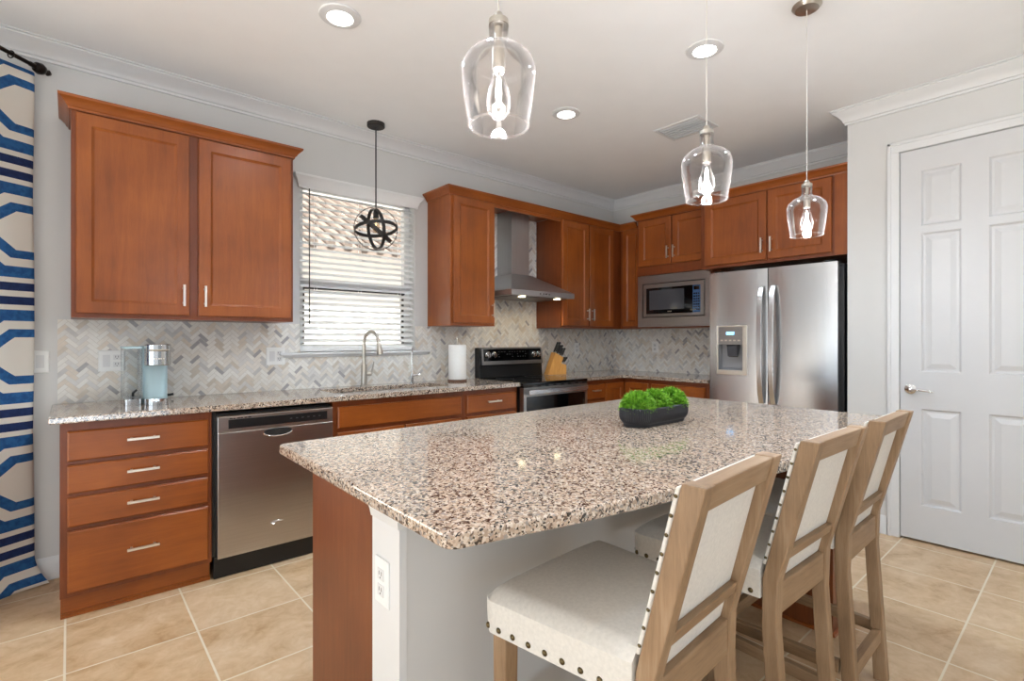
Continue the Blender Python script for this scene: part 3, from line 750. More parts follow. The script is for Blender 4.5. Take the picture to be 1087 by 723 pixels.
# ------------------------------------------------------------------ refrigerator
fr = root('refrigerator', (-.4, -1.985, 0), 'stainless french door refrigerator with ice dispenser', 'refrigerator')
T = RIGHT
FS0, FS1, FM = 1.528, 2.440, 1.984
bm = new(); mbox(bm, T, FS0+.006, FS1+.022, .03, .655, .02, 1.752); obj('case', bm, M['black'], fr)
def fdoor(s0, s1, z0, z1, hole=None):
    bm = new(); n = 10
    def D(s): # gentle bow
        u = (s-s0)/(s1-s0)*2-1; return .7265-.010*(abs(u)**3)
    if hole is None:
        pts = [(s0, .662)]+[(s0+(s1-s0)*i/n, D(s0+(s1-s0)*i/n)) for i in range(n+1)]+[(s1, .662)]
        prism(bm, pts, lambda p: T(p[0], p[1], z0), lambda p: T(p[0], p[1], z1))
    else:
        h0, h1, hz0, hz1 = hole
        S = sorted([s0+(s1-s0)*i/n for i in range(n+1) if abs(s0+(s1-s0)*i/n-h0) > .01 and abs(s0+(s1-s0)*i/n-h1) > .01]+[h0, h1])
        pts = [(s0, .662)]+[(s, D(s)) for s in S]+[(s1, .662)]
        prism(bm, pts, lambda p: T(p[0], p[1], z0), lambda p: T(p[0], p[1], hz0)); prism(bm, pts, lambda p: T(p[0], p[1], hz1), lambda p: T(p[0], p[1], z1))
        A = [(s0, .662)]+[(s, D(s)) for s in S if s <= h0]+[(h0, .662)]; B = [(h1, .662)]+[(s, D(s)) for s in S if s >= h1]+[(s1, .662)]
        for q in (A, B): prism(bm, q, lambda p: T(p[0], p[1], hz0), lambda p: T(p[0], p[1], hz1))
        bmesh.ops.remove_doubles(bm, verts=bm.verts, dist=1e-5)
    return bm
ld = obj('door', fdoor(FS0, FM-.003, .742, 1.786, (1.604, 1.806, 1.000, 1.215)), M['steel'], fr, True)
rd = obj('door', fdoor(FM+.003, FS1, .742, 1.786), M['steel'], fr, True)
fz = obj('freezer_drawer', fdoor(FS0, FS1, .06, .735), M['steel'], fr, True)
for s, d in ((FM-.038, ld), (FM+.045, rd)):
    bm = new(); n = 12; rows = []
    for i in range(n+1):
        t = i/n; z = .775+(1.652-.775)*t; off = .727+.058*math.sin(PI*t)**.45*.9 if 0 < t < 1 else .727
        rows.append([bm.verts.new(T(*p)) for p in ((s-.018, off, z), (s+.018, off, z), (s+.018, off+.014, z), (s-.018, off+.014, z))])
    for A, B in zip(rows, rows[1:]):
        for k in range(4): bm.faces.new((A[k], A[(k+1) % 4], B[(k+1) % 4], B[k]))
    bm.faces.new(rows[0]); bm.faces.new(rows[-1][::-1]); obj('handle', bm, M['steel'], d, True, bevel=.003)
bm = new(); mbox(bm, T, 1.62, 2.35, .768, .785, .66, .69)
for s in (1.64, 2.33): mbox(bm, T, s-.012, s+.012, .722, .769, .665, .685)
obj('handle', bm, M['steel'], fz, bevel=.003)
# dispenser
bm = new(); d0 = .7215
for a in ((1.592, 1.606, .978, 1.362), (1.800, 1.834, .978, 1.362), (1.606, 1.800, .978, 1.014), (1.606, 1.800, 1.352, 1.362)): mbox(bm, T, a[0], a[1], d0, .735, a[2], a[3])
dp = obj('dispenser_frame', bm, M['silver'], ld, bevel=.004)
bm = new(); mbox(bm, T, 1.606, 1.800, d0, .731, 1.214, 1.352); pn = obj('dispenser_panel', bm, M['steel_mw'], ld)
bm = new(); mbox(bm, T, 1.672, 1.735, .7311, .7316, 1.29, 1.314); obj('display', bm, M['ledblue'], pn)
bm = new()
for i in range(5): mbox(bm, T, 1.625+i*.034, 1.645+i*.034, .7311, .7318, 1.24, 1.252)
obj('buttons', bm, M['silver'], pn)
bm = new(); mbox(bm, T, 1.606, 1.804, .663, .667, 1.002, 1.213); mbox(bm, T, 1.6045, 1.606, .667, .718, 1.002, 1.213); mbox(bm, T, 1.8035, 1.8055, .667, .718, 1.002, 1.213)
hexa(bm, [T(1.606, .667, 1.002), T(1.804, .667, 1.002), T(1.804, .718, 1.002), T(1.606, .718, 1.002), T(1.606, .667, 1.03), T(1.804, .667, 1.03), T(1.804, .718, 1.006), T(1.606, .718, 1.006)])
obj('dispenser_recess', bm, plain('recess_grey', (150, 150, 152), .35, .4), ld)
bm = new(); hexa(bm, [T(1.675, .69, 1.115), T(1.745, .69, 1.115), T(1.745, .714, 1.125), T(1.675, .714, 1.125), T(1.668, .668, 1.212), T(1.752, .668, 1.212), T(1.752, .716, 1.212), T(1.668, .716, 1.212)]); obj('dispenser_paddle', bm, M['greyglass'], ld)
bm = new()
for s in (FS0+.06, FS1-.06): mbox(bm, T, s-.03, s+.03, .60, .70, 1.7875, 1.80)
mbox(bm, T, FS0+.01, FS1+.018, .30, .64, 1.753, 1.775)
obj('hinge_cover', bm, M['black'], fr)

# ------------------------------------------------------------------ island
NEAR = [(-4.146, -2.856), (-3.88, -2.913), (-3.609, -2.961), (-3.35, -3.000), (-3.1, -3.029), (-2.8, -3.054), (-2.5, -3.064), (-2.2, -3.066), (-1.893, -3.064)]
def rounded(pts, corners, r=.03, n=5):
    out = []; N = len(pts)
    for i, p in enumerate(pts):
        if i not in corners: out.append(p); continue
        a = Vector(pts[i-1])-Vector(p); b = Vector(pts[(i+1) % N])-Vector(p); a.normalize(); b.normalize()
        P = Vector(p); A = P+a*r; B = P+b*r
        for k in range(n+1):
            t = k/n; q = A*(1-t)**2+P*2*t*(1-t)+B*t*t; out.append((q.x, q.y))
    return out
out = NEAR+[(-1.862, -1.80), (-4.130, -1.842)]
out = rounded(out, (0, 8, 9, 10), .028)
bm = new(); prism(bm, out, lambda p: (p[0], p[1], CT0), lambda p: (p[0], p[1], CT1))
o = obj('island_countertop', bm, M['granite'], bevel=.006, seg=3); tag(o, 'large speckled granite island countertop with bowed front edge', 'countertop', 'granite countertops')
isl = root('kitchen_island', (-3, -2.1, 0), 'cherry kitchen island cabinet under the large granite top', 'island')
bm = new(); box(bm, -4.028, -1.99, -2.348, -1.893, .10, CT0-.001); obj('cabinet_body', bm, M['cherry_dark'], isl)
bm = new(); box(bm, -4.026, -1.992, -2.348, -1.95, .001, .0995); obj('toe_kick', bm, M['cherry_x'], isl)
bm = new(); prism(bm, [(-1.893, .10), (-1.893, CT0-.001), (-2.3485, CT0-.001), (-2.3485, .001), (-1.95, .001), (-1.95, .10)], lambda p: (-4.034, p[0], p[1]), lambda p: (-4.0285, p[0], p[1])); obj('end_panel', bm, M['cherry_panel'], isl)
FLIP = lambda s, d, z: (-s, d, z)
for i in range(4):
    s0 = 2.01+i*.503
    dd = obj('door', shaker(FLIP, s0+.012, s0+.49, .125, .69, -1.8925), M['cherry_z'], isl)
    obj('handle', pull(FLIP, s0+(.46 if i % 2 == 0 else .042), .60, -1.8725, .115, True), M['silver'], dd)
    dd = obj('drawer', slab(FLIP, s0+.012, s0+.49, .71, .855, -1.8925), M['cherry_x'], isl)
    obj('handle', pull(FLIP, s0+.25, .785, -1.8725, .125, False), M['silver'], dd)
bm = new(); box(bm, -2.205, -1.99, -2.862, -2.4925, .001, CT0-.001); wing = obj('end_cabinet', bm, M['cherry_panel'], isl)
bm = new(); sweep(bm, [(-2.205, -2.494), (-2.205, -2.862), (-1.99, -2.862)], [(0, .001), (.012, .001), (.011, .008), (.007, .012), (0, .013)]); obj('shoe_moulding', bm, M['cherry_x'], isl)
bm = new(); box(bm, -4.022, -1.99, -2.492, -2.349, .0, CT0-.001); kw = struct(obj('wall_island', bm, M['paint']), 'light grey knee wall behind the stools', 'wall')
bm = new(); box(bm, -4.042, -4.0225, -2.494, -2.3492, .001, CT0-.001); obj('end_board', bm, M['trim'], kw)
bm = new(); sweep(bm, [(-3.9, -2.4925), (-4.0425, -2.4925), (-4.0425, -2.349)][::-1], [(0, .796), (.004, .796), (.008, .815), (.016, .838), (.018, .8825), (0, .8825)]); obj('cap_trim', bm, M['trim'], kw, True)

# outlets and switches
def outlet(T, s, z, d, label, gang=1, kind='outlet', rock=False):
    w = .0355+.023*(gang-1); p = T(s, d, z-.058)
    r = root(kind, p, label, kind, 'white wall plates')
    bm = new(); loops_face(bm, T, [(s-w, s+w, z-.058, z+.058, d), (s-w, s+w, z-.058, z+.058, d+.003), (s-w+.004, s+w-.004, z-.054, z+.054, d+.006)]); obj('plate', bm, M['plastic'], r)
    for g in range(gang):
        c = s+(g-(gang-1)/2)*.046
        if rock or (gang > 1 and g == 0):
            bm = new(); mbox(bm, T, c-.016, c+.016, d+.006, d+.009, z-.033, z+.033); obj('rocker', bm, M['trim'], r)
        else:
            for q in (-.02, .02):
                bm = new(); mbox(bm, T, c-.016, c+.016, d+.006, d+.008, z+q-.014, z+q+.014); rc = obj('receptacle', bm, M['trim'], r)
                bm = new()
                for k in (-.006, .006): mbox(bm, T, c+k-.0012, c+k+.0012, d+.008, d+.0083, z+q-.002, z+q+.008)
                mbox(bm, T, c-.002, c+.002, d+.008, d+.0083, z+q-.010, z+q-.006); obj('slots', bm, M['slot'], rc)
    return r
outlet(BACK, -4.465, 1.136, .0046, 'white double wall plate behind the coffee maker', 2)
outlet(BACK, -3.606, 1.143, .0046, 'white double wall plate between coffee maker and window', 2)
outlet(BACK, -.625, 1.158, .0046, 'white outlet on the backsplash right of the knife block', 1)
outlet(RIGHT, .548, 1.172, .0046, 'white outlet on the backsplash under the microwave', 1)
outlet(BACK, -4.757, 1.14, .0005, 'white light switch on the wall beside the curtain', 1, 'light_switch', True)
IE = lambda s, d, z: (-d, -s, z)
outlet(IE, 2.41, .642, 4.0425, 'white outlet on the white end of the island', 1)

# ------------------------------------------------------------------ counter objects
ft = root('kitchen_faucet', (-3.02, -.085, CT1), 'tall brushed nickel pull down faucet at the sink', 'faucet')
fx, fy = -3.02, -.085
bm = new(); lathe(bm, [(0, .0005), (.030, .0005), (.030, .006), (.024, .010), (.021, .012), (.021, .15), (.017, .16), (0, .16)], (fx, fy, CT1), 24, None, False); obj('base_body', bm, M['nickel'], ft, True)
bm = new(); pts = [(fx, fy, 1.07), (fx, fy, 1.22)]
for i in range(1, 13):
    a = PI*i/12*.93; pts.append((fx+.02*(1-math.cos(a)), fy-.075*(1-math.cos(a)), 1.225+.085*math.sin(a)))
tube(bm, pts, .012, 14); obj('gooseneck', bm, M['nickel'], ft, True)
e = Vector(pts[-1]); 
bm = new(); tube(bm, [e+Vector((0, 0, .004)), e+Vector((.002, -.008, -.03)), e+Vector((.004, -.016, -.075)), e+Vector((.005, -.019, -.098))], [.0135, .016, .021, .022], 16); obj('spray_head', bm, M['nickel'], ft, True)
bm = new(); tube(bm, [(fx+.018, fy-.005, 1.0), (fx+.05, fy-.018, 1.0)], .013, 12); tube(bm, [(fx+.047, fy-.018, 1.0), (fx+.058, fy-.024, 1.05), (fx+.064, fy-.028, 1.09)], [.008, .006, .005], 10); obj('lever', bm, M['nickel'], ft, True)
wt = root('filter_tap', (-2.625, -.085, CT1), 'slim chrome filtered water tap right of the main faucet', 'faucet')
bm = new(); lathe(bm, [(0, .0005), (.019, .0005), (.019, .006), (.011, .012), (.011, .07), (0, .072)], (-2.625, -.085, CT1), 18, None, False)
obj('base_body', bm, M['chrome'], wt, True)
bm = new(); tube(bm, [(-2.625, -.085, .98), (-2.625, -.085, 1.16), (-2.625, -.09, 1.185), (-2.628, -.105, 1.198), (-2.632, -.125, 1.19), (-2.634, -.132, 1.17)], .006, 10); obj('spout', bm, M['chrome'], wt, True)
bm = new(); tube(bm, [(-2.62, -.09, .972), (-2.585, -.10, .977), (-2.565, -.105, .980)], [.008, .006, .004], 8); obj('lever', bm, M['chrome'], wt, True)

hx, hy = -2.255, -.17
ph = root('paper_towel_holder', (hx, hy, CT1), 'upright paper towel holder with dark base left of the range', 'holder')
bm = new(); lathe(bm, [(0, .0005), (.078, .0005), (.080, .006), (.076, .015), (0, .015)], (hx, hy, CT1), 36, None, False); obj('base', bm, plain('walnut_base', (92, 56, 34), .4), ph, True)
bm = new(); lathe(bm, [(0, .015), (.006, .015), (.006, .335), (.011, .34), (.011, .355), (.004, .36), (0, .36)], (hx, hy, CT1), 14, None, False); obj('post', bm, M['nickel'], ph, True)
bm = new(); lathe(bm, [(.022, .016), (.070, .016), (.073, .02), (.073, .292), (.070, .296), (.022, .296), (.022, .016)], (hx, hy, CT1), 44, None, False); o = obj('paper_towel_roll', bm, M['paper'], smooth=True); tag(o, 'white paper towel roll standing on its holder by the range', 'paper towel')

# coffee maker
cm = root('coffee_maker', (-4.28, -.25, CT1), 'single serve coffee maker with chrome head and clear tank', 'coffee maker')
def rbox(bm, x0, x1, y0, y1, z0, z1, r, n=5):
    pts = []
    for cx, cy, a0 in ((x1-r, y1-r, 0), (x0+r, y1-r, PI/2), (x0+r, y0+r, PI), (x1-r, y0+r, 1.5*PI)):
        for k in range(n+1): a = a0+PI/2*k/n; pts.append((cx+r*math.cos(a), cy+r*math.sin(a)))
    prism(bm, pts, lambda p: (p[0], p[1], z0), lambda p: (p[0], p[1], z1))
zc = CT1
bm = new(); rbox(bm, -4.432, -4.352, -.33, -.10, zc+.001, zc+.03, .02); obj('tank_base', bm, M['chrome'], cm, True)
bm = new(); rbox(bm, -4.432, -4.352, -.33, -.10, zc+.031, zc+.292, .02); obj('water_tank', bm, M['tank'], cm, True)
bm = new(); rbox(bm, -4.434, -4.350, -.332, -.098, zc+.293, zc+.303, .02); obj('tank_lid', bm, M['bluegrey'], cm, True)
bm = new(); rbox(bm, -4.345, -4.238, -.29, -.08, zc+.001, zc+.305, .03); obj('tower', bm, M['bluegrey'], cm, True)
bm = new(); rbox(bm, -4.350, -4.234, -.415, -.291, zc+.205, zc+.315, .055, 8); hh = obj('brew_head', bm, M['chrome'], cm, True, bevel=.004)
bm = new(); tube(bm, [(-4.335, -.405, zc+.285), (-4.292, -.421, zc+.285), (-4.249, -.405, zc+.285)], .005, 8); obj('lid_handle', bm, M['nickel'], hh, True)
bm = new()
for i, w in enumerate((.008, .006, .008, .006, .007)): box(bm, -4.316+i*.010, -4.316+i*.010+w, -.4155, -.4146, zc+.238, zc+.244)
obj('brand_lettering', bm, M['silver'], hh)
bm = new(); rbox(bm, -4.350, -4.234, -.415, -.291, zc+.001, zc+.034, .05, 8); obj('drip_tray', bm, M['chrome'], cm, True)
bm = new(); tube(bm, [(-4.245, -.075, zc+.02), (-4.20, -.06, zc+.02), (-4.185, -.055, zc+.022)], .007, 8); obj('power_plug', bm, M['black'], cm, True)
bm = new(); tube(bm, [(-4.385, -.20, zc+.036), (-4.385, -.21, zc+.055), (-4.37, -.22, zc+.07)], .006, 8); obj('tank_valve', bm, M['black'], cm, True)

# knife block and knives
kx, ky = -1.075, -.15
kb = root('knife_block', (kx, ky, CT1), 'slanted beech knife block full of black handled knives right of the range', 'knife block')
ca = (math.cos(math.radians(-18)), math.sin(math.radians(-18)))
def KL(p): # block local: x along the slope, y across
    return (kx+p[0]*ca[0]-p[1]*ca[1], ky+p[0]*ca[1]+p[1]*ca[0], CT1+p[2])
bm = new(); prism(bm, [(-.115, .001), (-.02, .001), (.055, .165), (-.035, .215)], lambda p: KL((p[0], -.045, p[1])), lambda p: KL((p[0], .045, p[1]))); obj('main_body', bm, M['beech'], kb, bevel=.003)
bm = new(); prism(bm, [(-.0185, .001), (.085, .001), (.085, .095), (.03, .108)], lambda p: KL((p[0], -.045, p[1])), lambda p: KL((p[0], .045, p[1]))); fb = obj('front_body', bm, M['beech'], kb, bevel=.003)
d = Vector((.42, 0, .907)); topA = Vector((-.035, 0, .215)); topB = Vector((.055, 0, .165))
kn = 0
def knife(base, L, r, label):
    b = Vector(base); e = b+d*L
    P = [KL(b-d*.0), KL(b+d*(L*.5)), KL(e)]
    k = root('knife', P[0], label, 'knife', 'knives in the wooden block')
    bm = new(); tube(bm, [KL(b+d*.001), KL(b+d*.014)], r*.75, 8); obj('bolster', bm, M['chrome'], k, True)
    bm = new(); tube(bm, [KL(b+d*.014), KL(b+d*(.014+L*.35)), KL(b+d*(.012+L*.8)), KL(b+d*(L+.01))], [r*.85, r, r*.9, r*1.1], 10); obj('handle', bm, M['black'], k, True)
rowname = ('upper back', 'middle', 'lower front')
for r_ in range(3):
    for c_ in range(2):
        t = .15+.35*r_; p = topA.lerp(topB, t); p = Vector((p.x, (-.022, .022)[c_], p.z))
        knife(p, .105-.012*r_, .0105, 'black handled knife in the beech block, %s row, %s side' % (rowname[r_], ('room', 'wall')[c_]))
d = Vector((.62, 0, .785))
for c_ in range(3):
    knife((.056, -.028+.028*c_, .108), .062, .0085, 'short steak knife in the low front of the block, %s slot' % ('room side', 'middle', 'wall side')[c_])

# planter with grass
pl = root('potted_grass', (-2.83, -2.395, CT1), 'oval ribbed charcoal planter with three bright green grass tufts', 'plant')
PX, PY, PLn, PWd = -2.835, -2.408, .186, .068
def stadium(sc, n=16, flute=0, cnt=110):
    pts = []
    hl = PLn-PWd
    per = 4*hl+2*PI*PWd; N_ = cnt*4
    for i in range(N_):
        s = per*i/N_
        if s < 2*hl: x, y, nx, ny = -hl+s, -PWd, 0, -1
        elif s < 2*hl+PI*PWd: a = -PI/2+(s-2*hl)/PWd; x, y, nx, ny = hl+PWd*math.cos(a), PWd*math.sin(a), math.cos(a), math.sin(a)
        elif s < 4*hl+PI*PWd: x, y, nx, ny = hl-(s-2*hl-PI*PWd), PWd, 0, 1
        else: a = PI/2+(s-4*hl-PI*PWd)/PWd; x, y, nx, ny = -hl+PWd*math.cos(a), PWd*math.sin(a), math.cos(a), math.sin(a)
        o = sc+(flute*(.5+.5*math.cos(2*PI*(i % 4)/4)))
        pts.append((PX+x+nx*o, PY+y+ny*o))
    return pts
def rings(bm, L):
    R_ = [[bm.verts.new((x, y, z)) for x, y in p] for p, z in L]
    for A, B in zip(R_, R_[1:]):
        n = len(A)
        for i in range(n): bm.faces.new((A[i], A[(i+1) % n], B[(i+1) % n], B[i]))
    bm.faces.new(R_[0][::-1]); bm.faces.new(R_[-1])
bm = new(); z = CT1
rings(bm, [(stadium(-.014), z+.0008), (stadium(-.012), z+.012), (stadium(-.008, flute=.0), z+.016), (stadium(-.003, flute=.003), z+.028), (stadium(0, flute=.003), z+.04), (stadium(0, flute=.003), z+.070), (stadium(-.001), z+.074), (stadium(-.006), z+.074), (stadium(-.007), z+.062)])
obj('pot', bm, M['pot'], pl)
bm = new(); rings(bm, [(stadium(-.0075), z+.056), (stadium(-.0075), z+.0615)]); obj('soil', bm, M['soil'], pl)
for k, cx in enumerate((-.117, 0.0, .117)):
    bm = new(); g = random.Random(20+k)
    rb = .078
    for i in range(2300):
        th = g.uniform(0, 2*PI); cz = g.uniform(-.05, 1)**1.0; sz = math.sqrt(max(0, 1-cz*cz))
        n = Vector((sz*math.cos(th), sz*math.sin(th), cz))
        b = Vector((PX+cx, PY, z+.062))+Vector((n.x*rb*.66, n.y*rb*.70, n.z*rb*.78))
        if b.z < z+.063: b.z = z+.063+g.uniform(0, .012)
        dv = (n+Vector((g.gauss(0, .35), g.gauss(0, .35), g.gauss(.1, .3)))).normalized()
        L = g.uniform(.014, .028); w = g.uniform(.0012, .0022)
        sd = dv.cross(Vector((g.uniform(-1, 1), g.uniform(-1, 1), g.uniform(-1, 1)))).normalized()*w
        m = b+dv*L*.55+Vector((0, 0, g.uniform(-.002, .003))); e = b+dv*L+Vector((0, 0, -.004*g.random()))
        v = [bm.verts.new(p) for p in (b-sd, b+sd, m+sd*.9, e, m-sd*.9)]; bm.faces.new(v)
    lathe(bm, [(rb*.05, rb*.76), (rb*.45, rb*.64), (rb*.68, rb*.3), (rb*.70, .004)], (PX+cx, PY, z+.064), 16)
    obj('foliage', bm, M['grass'], pl, recalc=False)

# ------------------------------------------------------------------ bar stools
def make_stool():
    st = root('bar_stool', (0, 0, 0), '-', 'stool', 'counter stools at the island')
    A_ = lambda w: (lambda p: (-w, p[0], p[1])), (lambda p: (w, p[0], p[1]))
    # rear posts: leg and back in one bent piece
    prof = [(-.240, .001), (-.208, .50), (-.212, .62), (-.312, 1.0), (-.266, 1.0), (-.172, .62), (-.170, .50), (-.198, .001)]
    for sx in (-1, 1):
        a, b = sorted((sx*.152, sx*.190)); bm = new(); prism(bm, prof, lambda p: (a, p[0], p[1]), lambda p: (b, p[0], p[1])); obj('rear_post', bm, M['oak_z'], st, bevel=.003)
        bm = new(); x1 = sx*.205; x0 = sx*.205
        def q(x, y, h, z): return [(x-h, y-h, z), (x+h, y-h, z), (x+h, y+h, z), (x-h, y+h, z)]
        hexa(bm, q(sx*.198, .175, .017, .001)+q(sx*.198, .175, .0215, .5645)); obj('front_leg', bm, M['oak_z'], st, bevel=.003)
        bm = new(); hexa(bm, [(sx*.186-.011, -.184, .165), (sx*.186+.011, -.184, .165), (sx*.198+.011, .157, .165), (sx*.198-.011, .157, .165), (sx*.186-.011, -.184, .205), (sx*.186+.011, -.184, .205), (sx*.198+.011, .157, .205), (sx*.198-.011, .157, .205)]); obj('side_stretcher', bm, M['oak_y'], st, bevel=.002)
    def yo(z): return -.212+(z-.62)/.38*-.10   # outer line of the leaning back
    def yi(z): return -.172+(z-.62)/.38*-.094
    def rail(name, z0, z1, fo, fi):
        bm = new(); hexa(bm, [(-.1515, yo(z0)+fo, z0), (.1515, yo(z0)+fo, z0), (.1515, yi(z0)-fi, z0), (-.1515, yi(z0)-fi, z0), (-.1515, yo(z1)+fo, z1), (.1515, yo(z1)+fo, z1), (.1515, yi(z1)-fi, z1), (-.1515, yi(z1)-fi, z1)]); return obj(name, bm, M['oak_x'], st, bevel=.003)
    rail('top_rail', .944, .998, .006, .004); rail('middle_rail', .672, .700, .004, .012)
    bm = new(); box(bm, -.1515, .1515, -.206, -.176, .525, .606); obj('lower_rail', bm, M['oak_x'], st, bevel=.003)
    bm = new(); box(bm, -.1515, .1515, -.222, -.196, .145, .190); obj('rear_stretcher', bm, M['oak_x'], st, bevel=.002)
    bm = new(); box(bm, -.176, .176, .163, .187, .20, .245); obj('footrest', bm, M['oak_x'], st, bevel=.002)
    # seat: trapezoid cushion, domed
    bm = new(); nx, ny = 14, 14; F, B = .235, -.1685
    def S(u, v): # u -1..1 , v 0..1 back to front
        y = B+(F-B)*v; w = .196+(.236-.196)*v
        if v > .9: w -= .016*((v-.9)/.1)**2
        if v > .8: y -= .018*abs(u)**4*((v-.8)/.2)
        return u*w, y
    top = {}; bot = {}
    for i in range(nx+1):
        for j in range(ny+1):
            u = -1+2*i/nx; u = math.copysign(abs(u)**.75, u); v = j/ny; x, y = S(u, v)
            e = min(1-abs(u), (1-v)*1.3, .5); rz = math.sqrt(max(0, min(1, e/.16))*(2-max(0, min(1, e/.16))))
            z = .640+.022*rz+.010*(1-u*u)*math.sin(PI*min(1, v*.9+.1))
            top[i, j] = bm.verts.new((x, y, z)); bot[i, j] = bm.verts.new((x*.995, y if j < ny else y-.002, .565))
    for i in range(nx):
        for j in range(ny):
            bm.faces.new((top[i, j], top[i+1, j], top[i+1, j+1], top[i, j+1])); bm.faces.new((bot[i, j], bot[i, j+1], bot[i+1, j+1], bot[i+1, j]))
    for i in range(nx):
        for j in (0, ny): bm.faces.new((top[i, j], bot[i, j], bot[i+1, j], top[i+1, j]))
    for j in range(ny):
        for i in (0, nx): bm.faces.new((top[i, j], bot[i, j], bot[i, j+1], top[i, j+1]))
    seat = obj('seat', bm, M['linen'], st, True)
    # back cushion in front of the posts and the panel between them
    bm = new(); z0, z1 = .655, .992
    def pad(x0, x1, a, b): hexa(bm, [(x0, yi(z0)+a, z0), (x1, yi(z0)+a, z0), (x1, yi(z0)+b, z0), (x0, yi(z0)+b, z0), (x0, yi(z1)+a, z1), (x1, yi(z1)+a, z1), (x1, yi(z1)+b, z1), (x0, yi(z1)+b, z1)])
    pad(-.187, .187, .001, .011); back = obj('back_cushion', bm, M['linen'], st, bevel=.004, seg=3)
    bm = new(); za, zb = .607, .943; hexa(bm, [(-.151, yi(za)-.020, za), (.151, yi(za)-.020, za), (.151, yi(za)-.003, za), (-.151, yi(za)-.003, za), (-.151, yi(zb)-.020, zb), (.151, yi(zb)-.020, zb), (.151, yi(zb)-.003, zb), (-.151, yi(zb)-.003, zb)]); obj('back_panel', bm, M['linen'], st)
    bm = new(); lathe(bm, [(.0072, -.001), (.0070, .001), (.0050, .0032), (.0022, .0044), (.0004, .0047)], (0, 0, 0), 12); proto = obj('nail_head', bm, M['nail'], seat, True)
    first = [True]
    def nail(par, p, rot, sc=1):
        n = proto if first[0] else proto.copy()
        if not first[0]: COL.objects.link(n)
        first[0] = False; n.parent = par; n.location = p; n.rotation_euler = rot; n.scale = (sc, sc, sc)
    for sx in (-1, 1):
        for k in range(9):
            v = .06+.89*k/8; x, y = S(sx, v); nail(seat, (x*.9965, y, .579), (0, sx*PI/2, 0))
    for k in range(10):
        u = -.94+1.88*k/9; x, y = S(u, 1); nail(seat, (x, y-.001, .579), (-PI/2, 0, 0))
    for sx in (-1, 1):
        for k in range(9):
            zz = .675+.30*k/8; nail(back, (sx*.187, yi(zz)+.006, zz), (0, sx*PI/2, 0), .55)
    return st
st = make_stool()
SPOTS = [(-3.652, -2.838, 3.5, 'nearest of three linen counter stools, seat fully in view at the island'),
         (-3.055, -2.842, -1.0, 'middle of three linen counter stools, tucked under the island'),
         (-2.553, -2.856, .6, 'farthest of three linen counter stools, closest to the white door')]
for i, (x, y, a, lab) in enumerate(SPOTS):
    o = st if i == 0 else copy_tree(st)
    o.location = (x, y, 0); o.rotation_euler = (0, 0, math.radians(a)); o['label'] = lab

# ------------------------------------------------------------------ pendants and ceiling fittings
def glass_pendant():
    p = root('glass_pendant', (0, 0, ZC), '-', 'pendant light', 'clear glass pendants over the island')
    zb = 1.705-ZC; zt = 1.972-ZC
    bm = new(); lathe(bm, [(0, -.0005), (.06, -.0005), (.062, -.008), (.05, -.022), (.02, -.026), (0, -.026)], (0, 0, ZC), 32, None, False); obj('ceiling_canopy', bm, M['nickel'], p, True)
    bm = new(); tube(bm, [(0, 0, ZC-.026), (0, 0, ZC+zt+.012)], .0018, 8); obj('cord', bm, plain('silver_cord', (205, 200, 192), .4), p)
    bm = new(); lathe(bm, [(0, zt+.016), (.008, zt+.016), (.014, zt+.004), (.022, zt), (.0225, zt-.012), (.009, zt-.016), (.0075, zt-.055), (.014, zt-.058), (.0145, zt-.111), (0, zt-.111)], (0, 0, ZC), 24, None, False); obj('lamp_holder', bm, M['nickel'], p, True)
    out = [(.0225, zt-.013), (.0215, zt-.040), (.0235, zt-.054), (.038, zt-.062), (.060, zt-.073), (.077, zt-.090), (.0835, zt-.110), (.0825, zt-.132), (.077, zt-.180), (.0675, zt-.238)]
    inn = [(r-.0022, z) for r, z in out[::-1]]
    bm = new(); lathe(bm, out+inn+[out[0]], (0, 0, ZC), 48, None, False); obj('glass_shade', bm, M['glass'], p, True)
    bm = new(); N_ = 48; tube(bm, [(.0665*math.cos(2*PI*i/N_), .0665*math.sin(2*PI*i/N_), ZC+zt-.238) for i in range(N_+1)], .0026, 8, False); obj('rim', bm, M['rim'], p, True)
    bz = zt-.112
    bm = new(); lathe(bm, [(.012, bz), (.013, bz-.015), (.024, bz-.05), (.027, bz-.072), (.023, bz-.095), (.012, bz-.108), (.001, bz-.112)], (0, 0, ZC), 28, None, False); bu = obj('bulb', bm, M['glass'], p, True)
    bm = new(); lathe(bm, [(.0, bz-.012), (.005, bz-.02), (.007, bz-.05), (.005, bz-.08), (0, bz-.085)], (0, 0, ZC), 12, None, False); obj('filament', bm, M['filament'], bu, True)
    return p
gp = glass_pendant()
for i, (x, lab) in enumerate(((-3.915, 'largest and nearest clear glass pendant, at the top centre'), (-2.99, 'middle clear glass pendant over the island, in front of the refrigerator'), (-2.075, 'farthest clear glass pendant, with its ceiling canopy in view'))):
    o = gp if i == 0 else copy_tree(gp)
    o.location = (x, -2.716, ZC); o['label'] = lab
    lamp('pendant_bulb_light', 'POINT', (x, -2.716, 1.79), 12, (.92, .95, 1.0), shadow_soft_size=.02)

